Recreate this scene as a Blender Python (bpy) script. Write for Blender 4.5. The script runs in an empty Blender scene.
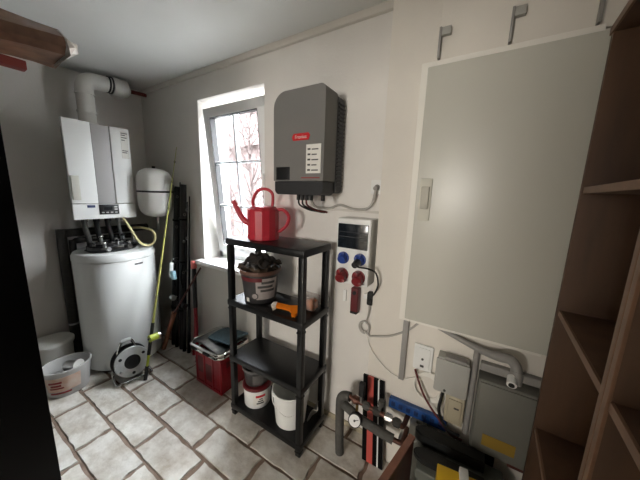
import bpy, bmesh, math, random
from mathutils import Vector, Matrix, noise
random.seed(7)
PI = math.pi
S = bpy.context.scene
COL = S.collection

# ------------------------------------------------------------------ materials
def lin(c):
    return tuple((v/255/12.92 if v/255 <= .04045 else ((v/255+.055)/1.055)**2.4) for v in c) + (1,)

def mat(name, c, rough=.5, metal=0, var=0, scale=8, bump=0, bscale=60, spec=.5, trans=0, alpha=1, c2=None, stretch=None, coat=0):
    m = bpy.data.materials.new(name); m.use_nodes = True
    nt = m.node_tree; b = nt.nodes['Principled BSDF']
    b.inputs['Base Color'].default_value = lin(c)
    b.inputs['Roughness'].default_value = rough
    b.inputs['Metallic'].default_value = metal
    b.inputs['Specular IOR Level'].default_value = spec
    b.inputs['Coat Weight'].default_value = coat
    b.inputs['Transmission Weight'].default_value = trans
    b.inputs['Alpha'].default_value = alpha
    if var or c2 or bump:
        tc = nt.nodes.new('ShaderNodeTexCoord')
        src = tc.outputs['Object']
        if stretch:
            mp = nt.nodes.new('ShaderNodeMapping'); mp.inputs['Scale'].default_value = stretch
            nt.links.new(src, mp.inputs['Vector']); src = mp.outputs['Vector']
    if var or c2:
        n = nt.nodes.new('ShaderNodeTexNoise'); n.inputs['Scale'].default_value = scale; n.inputs['Detail'].default_value = 6
        nt.links.new(src, n.inputs['Vector'])
        r = nt.nodes.new('ShaderNodeValToRGB')
        r.color_ramp.elements[0].position = .32; r.color_ramp.elements[1].position = .68
        a = c2 if c2 else tuple(max(0, v*(1-var)) for v in c)
        r.color_ramp.elements[0].color = lin(a); r.color_ramp.elements[1].color = lin(c)
        nt.links.new(n.outputs['Fac'], r.inputs['Fac']); nt.links.new(r.outputs['Color'], b.inputs['Base Color'])
    if bump:
        n2 = nt.nodes.new('ShaderNodeTexNoise'); n2.inputs['Scale'].default_value = bscale; n2.inputs['Detail'].default_value = 5
        nt.links.new(src, n2.inputs['Vector'])
        bp = nt.nodes.new('ShaderNodeBump'); bp.inputs['Strength'].default_value = bump; bp.inputs['Distance'].default_value = .01
        nt.links.new(n2.outputs['Fac'], bp.inputs['Height']); nt.links.new(bp.outputs['Normal'], b.inputs['Normal'])
    return m

M = dict(
 wall=mat('wall_paint', (232,228,221), .85, var=.03, scale=3, bump=.15, bscale=90),
 chase=mat('chase_paint', (231,225,214), .8, var=.03, scale=3, bump=.1, bscale=90),
 ceil=mat('ceiling_paint', (228,229,225), .9, var=.02, scale=3),
 trim=mat('trim_paint', (214,209,200), .7),
 white=mat('white_plastic', (238,238,234), .35, var=.02, scale=5),
 upvc=mat('window_white', (248,248,246), .3),
 enamel=mat('white_enamel', (236,237,233), .3, var=.015, scale=4),
 cab=mat('cabinet_grey_white', (197,195,183), .33, var=.012, scale=2),
 cab_frame=mat('cabinet_frame', (240,236,226), .5),
 grey=mat('boiler_grey', (168,166,163), .4),
 side=mat('boiler_side_grey', (150,149,144), .5),
 black=mat('black_plastic', (16,16,17), .38, var=.2, scale=20),
 shelfb=mat('shelf_black', (12,12,12), .36, spec=.4, var=.15, scale=30, bump=.06, bscale=300),
 rubber=mat('black_rubber', (20,20,20), .6),
 foam=mat('pipe_foam', (88,86,81), .85, var=.15, scale=30, bump=.2, bscale=150),
 darkfoam=mat('dark_pipe_foam', (64,61,56), .85, var=.15, scale=30, bump=.2, bscale=150),
 gloss_black=mat('gloss_black', (5,5,6), .35, spec=.12),
 red=mat('red_plastic', (150,16,32), .35, var=.05, scale=15),
 canred=mat('can_red', (186,42,56), .42, var=.06, scale=9),
 darkred=mat('dark_red', (96,18,24), .45),
 redsock=mat('socket_red', (122,24,30), .4),
 stripe=mat('stripe_red', (196,84,74), .4),
 blue=mat('socket_blue', (30,62,140), .4),
 bluestrip=mat('blue_plastic', (32,82,150), .4, var=.25, scale=18),
 navy=mat('navy_emblem', (22,40,84), .4),
 inv=mat('inverter_grey', (118,116,112), .55, var=.03, scale=6),
 invd=mat('inverter_dark', (38,38,39), .5),
 paper=mat('paper_label', (232,230,222), .7),
 ink=mat('printed_ink', (70,68,66), .7),
 logored=mat('emblem_red', (200,22,32), .4),
 screen=mat('dark_window', (28,34,40), .12, spec=.6),
 silver=mat('brushed_metal', (190,190,188), .3, metal=1, var=.15, scale=25),
 chrome=mat('chrome_tube', (215,215,212), .15, metal=1),
 discg=mat('reel_grey', (196,197,194), .35, metal=.15, var=.1, scale=20),
 copper=mat('copper', (112,74,60), .5, metal=.6, var=.3, scale=20),
 brass=mat('brass', (168,140,84), .35, metal=.9),
 cream=mat('cream_hose', (226,212,160), .5),
 steelblue=mat('blue_grey_fabric', (88,112,124), .75, var=.12, scale=40, bump=.2, bscale=200),
 lime=mat('lime_plastic', (176,190,60), .4),
 rodblank=mat('rod_yellow', (168,166,92), .35),
 wood=mat('stick_wood', (158,106,78), .6, c2=(128,80,56), scale=9, stretch=(6,6,.6)),
 shelfwood=mat('bookshelf_wood', (92,64,42), .6, c2=(72,49,32), scale=5, stretch=(3,3,.5), bump=.05),
 shelfedge=mat('bookshelf_edge', (128,94,70), .5, var=.12, scale=14),
 mahog=mat('mahogany', (92,40,30), .4, c2=(70,28,22), scale=7, stretch=(4,4,.6)),
 mahedge=mat('mahogany_edge', (150,96,74), .4, var=.15, scale=20),  # paler than the board face: light on the edge put into the colour
 brown=mat('brown_wrap', (158,116,88), .4, c2=(92,62,48), scale=7, bump=.4, bscale=14),
 tear=mat('white_film', (240,236,228), .5, c2=(196,182,166), scale=30),
 rustred=mat('rust_red', (120,44,34), .6),
 tub=mat('clear_tub', (214,212,208), .35, alpha=.62),
 tubw=mat('white_tub', (212,210,202), .45, var=.03, scale=9),
 tubgrey=mat('tub_grey_print', (96,94,92), .5),
 redink=mat('red_print', (140,48,46), .55),
 skin=mat('peach_print', (196,150,124), .55, c2=(206,190,176), scale=14),
 bucketd=mat('bucket_dark', (52,50,50), .4),
 bucketl=mat('bucket_label', (168,160,156), .5, c2=(150,140,136), scale=24),
 buckrim=mat('bucket_brown_rim', (96,68,56), .5),
 rag=mat('dark_rag', (30,27,25), .85, c2=(58,48,40), scale=22, bump=.3),
 ragb=mat('brown_rag', (92,76,58), .8, c2=(58,46,36), scale=26, bump=.3),
 orange=mat('orange_plastic', (228,122,22), .35, var=.08, scale=20),
 pink=mat('pink_plastic', (226,120,112), .4),
 blade=mat('dark_blade', (70,68,68), .35, metal=.7),
 clear=mat('clear_pack', (206,196,188), .2, alpha=.4),
 redorange=mat('red_orange', (190,72,40), .4),
 plate=mat('lock_plate', (206,203,188), .5), lever=mat('lever_grey', (182,178,164), .5),
 beige=mat('beige_plastic', (176,166,142), .5),
 boxgrey=mat('meter_grey', (172,171,164), .5),
 service=mat('service_grey', (118,117,109), .5, var=.05, scale=6),
 conduit=mat('conduit_grey', (150,147,142), .5),
 yellow=mat('yellow_card', (232,186,24), .5, var=.05, scale=12),
 yellowlab=mat('yellow_label', (150,120,38), .8),
 caseg=mat('case_grey_green', (104,108,100), .6, var=.12, scale=9),
 padb=mat('pad_black', (16,17,16), .6),
 cable=mat('grey_cable', (178,174,166), .5),
 cablew=mat('white_cable', (236,233,224), .5),
 cableb=mat('black_cable', (22,21,21), .5),
 cabler=mat('brown_red_cable', (92,34,30), .5),
 lightblue=mat('light_blue_plastic', (150,190,204), .4),
 broom=mat('broom_dark', (38,32,30), .8),
 brick=mat('outside_brick', (62,46,43), .9, c2=(84,74,72), scale=26),
 bark=mat('bare_bark', (60,48,45), .9, var=.2, scale=9),
 snowy=mat('outside_ground', (80,78,76), .95, var=.1, scale=2),
 grout=mat('floor_grout', (146,126,110), .9, c2=(116,96,82), scale=14, bump=.3, bscale=80),
 extw=mat('outside_white', (214,222,230), .6),
 screw=mat('screw_grey', (120,118,114), .4, metal=.8),
)

def glass_mat():
    m = bpy.data.materials.new('window_glass'); m.use_nodes = True; nt = m.node_tree; nt.nodes.clear()
    o = nt.nodes.new('ShaderNodeOutputMaterial'); t = nt.nodes.new('ShaderNodeBsdfTransparent'); g = nt.nodes.new('ShaderNodeBsdfGlossy')
    g.inputs['Roughness'].default_value = .02; x = nt.nodes.new('ShaderNodeMixShader'); x.inputs[0].default_value = .06
    nt.links.new(t.outputs[0], x.inputs[1]); nt.links.new(g.outputs[0], x.inputs[2]); nt.links.new(x.outputs[0], o.inputs[0]); return m
M['glass'] = glass_mat()
def bar_mat():
    m = bpy.data.materials.new('thin_white_bar'); m.use_nodes = True; nt = m.node_tree; nt.nodes.clear()
    o = nt.nodes.new('ShaderNodeOutputMaterial'); d = nt.nodes.new('ShaderNodeBsdfDiffuse'); t = nt.nodes.new('ShaderNodeBsdfTranslucent'); x = nt.nodes.new('ShaderNodeMixShader')
    d.inputs['Color'].default_value = lin((240,240,240)); t.inputs['Color'].default_value = lin((232,238,244)); x.inputs[0].default_value = .10
    nt.links.new(d.outputs[0], x.inputs[1]); nt.links.new(t.outputs[0], x.inputs[2]); nt.links.new(x.outputs[0], o.inputs[0]); return m
M['bar'] = bar_mat()

def tile_mat():
    m = mat('floor_tile_stone', (208,198,182), .42)
    nt = m.node_tree; b = nt.nodes['Principled BSDF']
    tc = nt.nodes.new('ShaderNodeTexCoord')
    at = nt.nodes.new('ShaderNodeAttribute'); at.attribute_name = 'tone'
    n = nt.nodes.new('ShaderNodeTexNoise'); n.inputs['Scale'].default_value = 7; n.inputs['Detail'].default_value = 8; n.inputs['Roughness'].default_value = .65
    nt.links.new(tc.outputs['Object'], n.inputs['Vector'])
    r = nt.nodes.new('ShaderNodeValToRGB'); r.color_ramp.elements[0].position = .3; r.color_ramp.elements[1].position = .62
    r.color_ramp.elements[0].color = lin((176,163,146)); r.color_ramp.elements[1].color = lin((232,228,220))
    nt.links.new(n.outputs['Fac'], r.inputs['Fac'])
    x = nt.nodes.new('ShaderNodeMix'); x.data_type = 'RGBA'; x.blend_type = 'MULTIPLY'; x.inputs['Factor'].default_value = 1
    nt.links.new(r.outputs['Color'], x.inputs['A']); nt.links.new(at.outputs['Color'], x.inputs['B'])
    nt.links.new(x.outputs['Result'], b.inputs['Base Color'])
    n2 = nt.nodes.new('ShaderNodeTexNoise'); n2.inputs['Scale'].default_value = 16; n2.inputs['Detail'].default_value = 6
    nt.links.new(tc.outputs['Object'], n2.inputs['Vector'])
    bp = nt.nodes.new('ShaderNodeBump'); bp.inputs['Strength'].default_value = .6; bp.inputs['Distance'].default_value = .012
    nt.links.new(n2.outputs['Fac'], bp.inputs['Height']); nt.links.new(bp.outputs['Normal'], b.inputs['Normal'])
    return m
M['tile'] = tile_mat()

# ------------------------------------------------------------------ mesh builder
def smooth_path(pts, k=6, closed=False):
    P = [Vector(p) for p in pts]; out = []; n = len(P)
    rng = n if closed else n-1
    for i in range(rng):
        if closed: a, b, c, d = P[(i-1) % n], P[i], P[(i+1) % n], P[(i+2) % n]
        else: a, b, c, d = P[max(i-1, 0)], P[i], P[i+1], P[min(i+2, n-1)]
        for j in range(k):
            t = j/k
            out.append(.5*((2*b)+(c-a)*t+(2*a-5*b+4*c-d)*t*t+(3*b-a-3*c+d)*t**3))
    if not closed: out.append(P[-1])
    return out

class B:
    def __init__(s): s.bm = bmesh.new(); s.mi = 0
    def _mi(s, faces):
        for f in faces: f.material_index = s.mi
    def box(s, lo, hi, bev=0, seg=2, rot=None, c=None):
        t = bmesh.new(); bmesh.ops.create_cube(t, size=1)
        sz = [hi[i]-lo[i] for i in range(3)]; ce = [(hi[i]+lo[i])/2 for i in range(3)]
        bmesh.ops.scale(t, vec=sz, verts=t.verts)
        if bev: bmesh.ops.bevel(t, geom=t.edges[:], offset=bev, segments=seg, profile=.6, affect='EDGES')
        if rot is not None: bmesh.ops.transform(t, matrix=rot, verts=t.verts)
        bmesh.ops.translate(t, vec=ce, verts=t.verts); s._merge(t); return s
    def _merge(s, t):
        me = bpy.data.meshes.new('tmp'); t.to_mesh(me); t.free()
        n = len(s.bm.faces); s.bm.from_mesh(me); bpy.data.meshes.remove(me)
        s.bm.faces.ensure_lookup_table()
        for f in s.bm.faces[n:]: f.material_index = s.mi
    def _ring(s, c, u, v, r, n):
        return [s.bm.verts.new(c+u*(r*math.cos(2*PI*i/n))+v*(r*math.sin(2*PI*i/n))) for i in range(n)]
    def _skin(s, A, C):
        n = len(A); fs = []
        for i in range(n): fs.append(s.bm.faces.new((A[i], A[(i+1) % n], C[(i+1) % n], C[i])))
        s._mi(fs)
    def cap(s, R, flip=False):
        f = s.bm.faces.new(R[::-1] if flip else R); s._mi([f])
    def cyl(s, a, b, r, r2=None, n=20, caps=True):
        a, b = Vector(a), Vector(b); d = (b-a).normalized(); u = d.orthogonal().normalized(); v = d.cross(u)
        A = s._ring(a, u, v, r, n); C = s._ring(b, u, v, r if r2 is None else r2, n); s._skin(A, C)
        if caps: s.cap(A, True); s.cap(C)
        return s
    def tube(s, pts, r, n=8, k=6, closed=False, sm=True):
        P = smooth_path(pts, k, closed) if sm else [Vector(p) for p in pts]
        m = len(P); rr = r if callable(r) else (lambda t: r)
        T = []
        for i in range(m):
            a = P[(i-1) % m] if (closed or i) else P[0]; c = P[(i+1) % m] if (closed or i < m-1) else P[-1]
            T.append((c-a).normalized())
        u = T[0].orthogonal().normalized(); R = []
        for i in range(m):
            u = (u-T[i]*u.dot(T[i]));  u = u.normalized() if u.length > 1e-6 else T[i].orthogonal().normalized()
            R.append(s._ring(P[i], u, T[i].cross(u), rr(i/(m-1)), n))
        for i in range(m-1): s._skin(R[i], R[i+1])
        if closed: s._skin(R[-1], R[0])
        else: s.cap(R[0], True); s.cap(R[-1])
        return s
    def lathe(s, prof, c=(0,0,0), n=36, mtx=None, sx=1, sy=1, a0=0, a1=2*PI, wob=0):
        full = abs(a1-a0-2*PI) < 1e-6; m = n if full else n+1; rings = []
        mtx = mtx or Matrix.Identity(4); c = Vector(c)
        for (r, z) in prof:
            if r < 1e-6 and full: rings.append([s.bm.verts.new(c+mtx@Vector((0,0,z)))]); continue
            ring = []
            for i in range(m):
                a = a0+(a1-a0)*i/n; q = r*(1+wob*math.sin(3*a+z*20))
                ring.append(s.bm.verts.new(c+mtx@Vector((q*math.cos(a)*sx, q*math.sin(a)*sy, z))))
            rings.append(ring)
        fs = []
        for A, C in zip(rings, rings[1:]):
            for i in range(m if full else m-1):
                j = (i+1) % m
                if len(A) == 1 and len(C) == 1: continue
                if len(A) == 1: fs.append(s.bm.faces.new((A[0], C[j], C[i])))
                elif len(C) == 1: fs.append(s.bm.faces.new((A[i], A[j], C[0])))
                else: fs.append(s.bm.faces.new((A[i], A[j], C[j], C[i])))
        s._mi(fs); return s
    def prism(s, poly, a, b):
        """poly: list of (p,q); a,b: functions giving the two end points for a (p,q)"""
        A = [s.bm.verts.new(a(p)) for p in poly]; C = [s.bm.verts.new(b(p)) for p in poly]
        s._skin(A, C); s.cap(A, True); s.cap(C); return s
    def sph(s, c, r, sc=(1,1,1), n=14):
        t = bmesh.new(); bmesh.ops.create_uvsphere(t, u_segments=n, v_segments=max(6, n//2), radius=r)
        bmesh.ops.scale(t, vec=sc, verts=t.verts); bmesh.ops.translate(t, vec=c, verts=t.verts); s._merge(t); return s
    def sheet(s, f, nu, nv, th=.004):
        top = [[Vector(f(i/nu, j/nv)) for j in range(nv+1)] for i in range(nu+1)]
        def nrm(i, j):
            a = top[min(i+1,nu)][j]-top[max(i-1,0)][j]; b = top[i][min(j+1,nv)]-top[i][max(j-1,0)]
            q = a.cross(b); return q.normalized() if q.length > 1e-9 else Vector((0,0,1))
        T = [[s.bm.verts.new(top[i][j]) for j in range(nv+1)] for i in range(nu+1)]
        U = [[s.bm.verts.new(top[i][j]-nrm(i,j)*th) for j in range(nv+1)] for i in range(nu+1)]
        fs = []
        for i in range(nu):
            for j in range(nv):
                fs.append(s.bm.faces.new((T[i][j],T[i+1][j],T[i+1][j+1],T[i][j+1])))
                fs.append(s.bm.faces.new((U[i][j+1],U[i+1][j+1],U[i+1][j],U[i][j])))
        for i in range(nu):
            fs.append(s.bm.faces.new((T[i+1][0],T[i][0],U[i][0],U[i+1][0]))); fs.append(s.bm.faces.new((T[i][nv],T[i+1][nv],U[i+1][nv],U[i][nv])))
        for j in range(nv):
            fs.append(s.bm.faces.new((T[0][j],T[0][j+1],U[0][j+1],U[0][j]))); fs.append(s.bm.faces.new((T[nu][j+1],T[nu][j],U[nu][j],U[nu][j+1])))
        s._mi(fs); return s
    def done(s, name, m, parent=None, ang=35, world=True, label=None):
        me = bpy.data.meshes.new(name)
        bmesh.ops.recalc_face_normals(s.bm, faces=s.bm.faces[:])
        if parent is not None and world:
            bmesh.ops.transform(s.bm, matrix=root_m(parent).inverted(), verts=s.bm.verts)
        s.bm.to_mesh(me); s.bm.free()
        for q in (m if isinstance(m, (list, tuple)) else [m]): me.materials.append(M[q] if isinstance(q, str) else q)
        for p in me.polygons: p.use_smooth = True
        me.set_sharp_from_angle(angle=math.radians(ang))
        o = bpy.data.objects.new(name, me); COL.objects.link(o)
        if parent is not None: o.parent = parent
        if label: o['label'] = label
        return o

def root_m(p):
    m = Matrix.Identity(4)
    while p is not None:
        m = Matrix.LocRotScale(p.location, p.rotation_euler, p.scale) @ m; p = p.parent
    return m

def tag(o, label, cat, group=None, kind=None):
    if label: o['label'] = label
    if cat: o['category'] = cat
    if group: o['group'] = group
    if kind: o['kind'] = kind
    return o
def thing(name, label, cat, loc=(0,0,0), rz=0, group=None):
    o = bpy.data.objects.new(name, None); COL.objects.link(o); o.empty_display_size = .05
    o.location = loc; o.rotation_euler = (0,0,rz); return tag(o, label, cat, group)
def struct(name, b, m, ang=35): o = b.done(name, m, None, ang); o['kind'] = 'structure'; return o
def centre_origin(o, loc):
    o.data.transform(Matrix.Translation(-Vector(loc))); o.location = loc; return o

def lettering(name, txt, size, m, parent, mtx, ex=.0006, label=None):
    cu = bpy.data.curves.new(name, 'FONT'); cu.body = txt; cu.size = size; cu.align_x = 'CENTER'; cu.align_y = 'CENTER'; cu.extrude = ex
    o = bpy.data.objects.new('tmp_text', cu); COL.objects.link(o)
    dg = bpy.context.evaluated_depsgraph_get(); me = bpy.data.meshes.new_from_object(o.evaluated_get(dg))
    bpy.data.objects.remove(o); bpy.data.curves.remove(cu)
    me.transform(root_m(parent).inverted() @ mtx); me.materials.clear(); me.materials.append(M[m])
    q = bpy.data.objects.new(name, me); COL.objects.link(q); q.parent = parent
    if label: q['label'] = label
    return q
def face_m(c, x, up):
    x = Vector(x).normalized(); up = Vector(up).normalized(); n = x.cross(up)
    m = Matrix.Identity(4)
    for i in range(3): m[i][0], m[i][1], m[i][2], m[i][3] = x[i], up[i], n[i], c[i]
    return m

# ------------------------------------------------------------------ room shell
W = 1.42; XL = -3.0; XR = .68; CH = 2.50; YN = -1.0; CF = 1.33; CX = -.45
# floor: grout bed and hand-cut stone tiles in running bond
fl = bmesh.new(); tone = fl.loops.layers.float_color.new('tone')
def quad(pts, mi, t=1, z=None):
    f = fl.faces.new([fl.verts.new(p) for p in pts]); f.material_index = mi
    for l in f.loops: l[tone] = (t, t, t*.985, 1)
    return f
quad([(XL-.2,YN-3.1,-.008),(XR+.8,YN-3.1,-.008),(XR+.8,W+.2,-.008),(XL-.2,W+.2,-.008)], 0)
rows = {0:.17, 1:.03, 2:.32, 3:.18, 4:.02, 5:.25}
rnd = random.Random(3)
for r in range(-22, 6):
    y0 = .362+r*.1945; y1 = y0+.1945; off = rows.get(r, (r*.147) % .41)
    for k in range(-9, 3):
        x0 = off+k*.41; x1 = x0+.41
        if x1 < XL-.1 or x0 > XR+.1: continue
        g = .0085
        def jit(n, amp): return [rnd.uniform(-amp, amp) for _ in range(n)]
        n = 9; pts = []
        ja, jb = jit(n, .004), jit(n, .004); jc, jd = jit(5, .008), jit(5, .007); gx = rnd.choice((.008,.010,.012,.016))
        for i in range(n): pts.append((x0+gx+(x1-x0-2*gx)*i/(n-1), y0+g+ja[i]))
        for i in range(1, 5): pts.append((x1-gx+jc[i], y0+g+(y1-y0-2*g)*i/5))
        for i in range(n): pts.append((x1-gx-(x1-x0-2*gx)*i/(n-1), y1-g+jb[i]))
        for i in range(1, 5): pts.append((x0+gx+jd[i], y1-g-(y1-y0-2*g)*i/5))
        t = rnd.uniform(.84, 1.0)
        cx, cy = (x0+x1)/2, (y0+y1)/2
        top = [((p[0]-cx)*.985+cx, (p[1]-cy)*.975+cy, 0) for p in pts]
        quad(top, 1, t)
        for i in range(len(pts)):
            j = (i+1) % len(pts)
            quad([(*pts[i], -.008), (*pts[j], -.008), top[j], top[i]], 1, t*.9)
me = bpy.data.meshes.new('floor'); fl.to_mesh(me); fl.free(); me.materials.append(M['grout']); me.materials.append(M['tile'])
fo = bpy.data.objects.new('floor', me); COL.objects.link(fo); fo['kind'] = 'structure'

WX0, WX1, WZ0, WZ1 = -2.093, -1.345, .935, 2.288
T = .27
b = B()
b.box((XL-.2, W, -.02), (WX0, W+T, CH+.05)); b.box((WX1, W, -.02), (XR+.2, W+T, CH+.05))
b.box((WX0, W, -.02), (WX1, W+T, WZ0-.03)); b.box((WX0, W, WZ1), (WX1, W+T, CH+.05))
struct('wall_back', b, 'wall')
struct('wall_left', B().box((XL-.2, YN-.2, -.02), (XL, W+.01, CH+.05)), 'wall')
struct('wall_right', B().box((XR, YN-.2, -.02), (XR+.2, W+.01, CH+.05)), 'wall')
struct('ceiling', B().box((XL-.2, YN-.2, CH), (XR+.2, W+T, CH+.2)), 'ceil')
DX0, DX1, DZ = -1.2, -.25, 2.08  # unseen doorway, jambs set to narrow the hall light
b = B(); b.box((XL-.2, YN-.2, -.02), (DX0, YN, CH+.05)); b.box((DX1, YN-.2, -.02), (XR+.2, YN, CH+.05)); b.box((DX0, YN-.2, DZ), (DX1, YN, CH+.05))
struct('wall_front', b, 'wall')
b = B(); b.box((DX0-.06, YN-.005, 0), (DX0, YN+.015, DZ+.06), .004); b.box((DX1, YN-.005, 0), (DX1+.06, YN+.015, DZ+.06), .004); b.box((DX0, YN-.005, DZ), (DX1, YN+.015, DZ+.06), .004)
struct('trim_2', b, 'upvc')
struct('wall_chase', B().box((CX, CF, -.01), (XR+.01, W+.01, CH+.01), .006), 'chase')
struct('trim_1', B().box((XL, W-.022, CH-.038), (CX+.01, W+.01, CH+.005), .006), 'trim')
struct('baseboard_back', B().box((-2.0, W-.010, 0), (CX, W+.01, .035), .003), 'beige')

# window with tilted sash
win = thing('window_1', None, None, (WX0, W, WZ0)); win['kind'] = 'structure'; del_keys = None
b = B(); y0, y1 = 1.585, 1.655
b.box((WX0, y0, WZ0), (WX0+.05, y1, WZ1), .004); b.box((WX1-.05, y0, WZ0), (WX1, y1, WZ1), .004)
b.box((WX0, y0, WZ0), (WX1, y1, WZ0+.05), .004); b.box((WX0, y0, WZ1-.05), (WX1, y1, WZ1), .004)
b.done('window_frame', 'upvc', win)
b = B(); b.box((-2.135, 1.345, .897), (-1.29, W+.0, .935), .008); b.box((WX0, W, .897), (WX1, 1.60, .935))
b.done('window_sill', 'upvc', win)
sx0, sx1, sz0, sz1 = -2.048, -1.362, 1.0, 2.225
tilt = Matrix.Translation((0, 1.575, sz0)) @ Matrix.Rotation(math.radians(5.4), 4, 'X') @ Matrix.Translation((0, -1.575, -sz0))
def tilted(b): bmesh.ops.transform(b.bm, matrix=tilt, verts=b.bm.verts); return b
b = B(); a, c = 1.545, 1.605; w = .072
b.box((sx0, a, sz0), (sx0+w, c, sz1), .006); b.box((sx1-w, a, sz0), (sx1, c, sz1), .006); b.box((sx0, a, sz0), (sx1, c, sz0+w), .006); b.box((sx0, a, sz1-w), (sx1, c, sz1), .006)
sash = tilted(b).done('sash', 'upvc', win)
b = B()
zi0, zi1 = sz0+w, sz1-w; xm = (sx0+sx1)/2
b.box((xm-.009, a+.012, zi0), (xm+.009, c-.012, zi1), .003)
for k in (1, 2): z = zi0+(zi1-zi0)*k/3; b.box((sx0+w, a+.012, z-.009), (sx1-w, c-.012, z+.009), .003)
tilted(b).done('muntin', 'bar', sash)
tilted(B().box((sx0+w-.004, 1.573, zi0-.004), (sx1-w+.004, 1.577, zi1+.004))).done('pane', 'glass', sash)
b = B()
for (x_, xx) in ((sx0+w, sx0+w+.006), (sx1-w-.006, sx1-w)): b.box((x_, a+.004, zi0), (xx, c-.004, zi1))
b.box((sx0+w, a+.004, zi1-.006), (sx1-w, c-.004, zi1))
tilted(b).done('gasket', 'rubber', sash)
b = B(); b.box((sx1-.05, a-.012, 1.55), (sx1-.02, a, 1.62), .004); b.box((sx1-.045, a-.035, 1.59), (sx1-.025, a-.015, 1.70), .005)
tilted(b).done('window_handle', 'upvc', sash)
b = B(); b.box((WX0, 1.66, WZ0), (WX0+.035, W+T, WZ1)); b.box((WX1-.035, 1.66, WZ0), (WX1, W+T, WZ1))
b.done('shutter_guide', 'extw', win)

# ------------------------------------------------------------------ outside the window
struct('ground_outside', B().box((-14, W+T, -.4), (6, 16, -.3)), 'snowy')
bh = thing('brick_house', 'pale red brick house wall seen outside through the window', 'house', (-6.2, 6.5, -.3))
B().box((-6.9, 5.6, -.3), (-3.95, 9.5, 2.9)).done('brick_wall', 'brick', bh)
b = B(); b.prism([(-7.2,2.85),(-3.65,2.85),(-5.4,4.2)], lambda p: Vector((p[0],5.4,p[1])), lambda p: Vector((p[0],9.7,p[1]))); b.done('roof', 'brick', bh)
def bare_tree(loc, h, seed, label):
    r_ = random.Random(seed); t = thing('bare_tree', label, 'tree', loc)
    L = Vector(loc); b = B(); b.tube([L, L+Vector((.05,.03,h*.4)), L+Vector((-.03,0,h*.75)), L+Vector((.02,0,h))], lambda q: .05*(1-q)+.008, n=7); b.done('trunk', 'bark', t)
    b = B()
    for i in range(70):
        z = h*(.2+.78*r_.random()); a_ = r_.uniform(0, 2*PI); l_ = (1.15-z/h)*h*.42*r_.uniform(.6, 1)
        p = L+Vector((0,0,z)); e = p+Vector((math.cos(a_)*l_, math.sin(a_)*l_, l_*r_.uniform(.5,1.1))); m_ = (p+e)/2+Vector((r_.uniform(-.05,.05),r_.uniform(-.05,.05),-.04))
        b.tube([p, m_, e], lambda q: .009*(1-q)+.003, n=5, k=3)
        for j in range(5):
            s_ = p.lerp(e, r_.uniform(.35, .95)); d_ = Vector((r_.uniform(-1,1),r_.uniform(-1,1),r_.uniform(.1,1)))*l_*.35
            b.tube([s_, s_+d_*.5+Vector((0,0,.02)), s_+d_], lambda q: .004*(1-q)+.002, n=4, k=2)
    b.done('branches', 'bark', t)
bare_tree((-3.40, 3.25, -.3), 3.3, 5, 'bare twiggy tree outside the window, nearest the glass')
bare_tree((-4.9, 4.0, -.3), 3.2, 9, 'bare twiggy tree outside the window, beyond the nearest tree')

# ------------------------------------------------------------------ left end: boiler, flue, tank, vessel
bo = thing('gas_boiler', 'white wall-hung gas boiler with a grey centre stripe', 'boiler', (-2.8, .905, 1.30))
FX = -2.62
B().box((XL+.002, .785, 1.318), (FX-.022, 1.045, 2.036), .008).done('casing', 'side', bo)
def front(y0, y1, z0, z1, dx=0): return B().box((FX-.024, y0, z0), (FX+dx, y1, z1), .006)
front(.695, .858, 1.424, 2.042, .004).done('front_panel', 'enamel', bo)
front(.861, .978, 1.424, 2.036, -.004).done('centre_panel', 'grey', bo, label='grey centre panel')
front(.981, 1.118, 1.424, 2.042, .004).done('front_panel', 'enamel', bo)
cp = front(.695, 1.118, 1.30, 1.42, .004).done('control_panel', 'enamel', bo)
d = B().box((FX, .857, 1.335), (FX+.010, .990, 1.416), .003).done('display', 'black', cp)
b = B(); b.box((FX+.0102, .885, 1.372), (FX+.0115, .945, 1.402)); b.done('screen', 'screen', d)
b = B()
for k in range(4): b.box((FX+.010, .868+k*.03, 1.346), (FX+.012, .886+k*.03, 1.356), .001)
for z in (1.376, 1.396): b.box((FX+.010, .957, z-.006), (FX+.012, .978, z+.006), .001)
b.done('button', 'grey', d)
B().box((FX+.0045, .782, 1.392), (FX+.0065, .832, 1.412), .001).done('emblem', 'navy', cp)
b = B(); b.box((FX+.004, .704, 1.452), (FX+.012, .752, 1.635), .003)
b.done('document_pocket', 'cab', bo, label='pale document pocket stuck on the front')
lb = B().box((FX+.0045, 1.052, 1.80), (FX+.0058, 1.105, 2.015)).done('label_sheet', 'paper', bo)
for grp in ([(2.0,.045),(1.985,.03),(1.965,.04),(1.945,.025)], [(1.86,.04),(1.845,.035)]):
    b = B()
    for z, l in grp: b.box((FX+.0058, 1.056, z), (FX+.0063, 1.056+l, z+.006))
    b.done('print', 'ink', lb)
for y in (.80, .88, .96, 1.04):
    b = B(); b.tube([(-2.78, y, 1.32), (-2.78, y, 1.22), (-2.77+.02*math.sin(y*40), y+.01, 1.12), (-2.77, y+.012, 1.036)], .019 if y < 1 else .013, n=10); b.cyl((-2.78, y, 1.265), (-2.78, y, 1.30), .026, n=6)
    b.done('connection_pipe', 'foam' if y < .85 else ('rubber' if y < 1 else 'silver'), bo)

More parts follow.
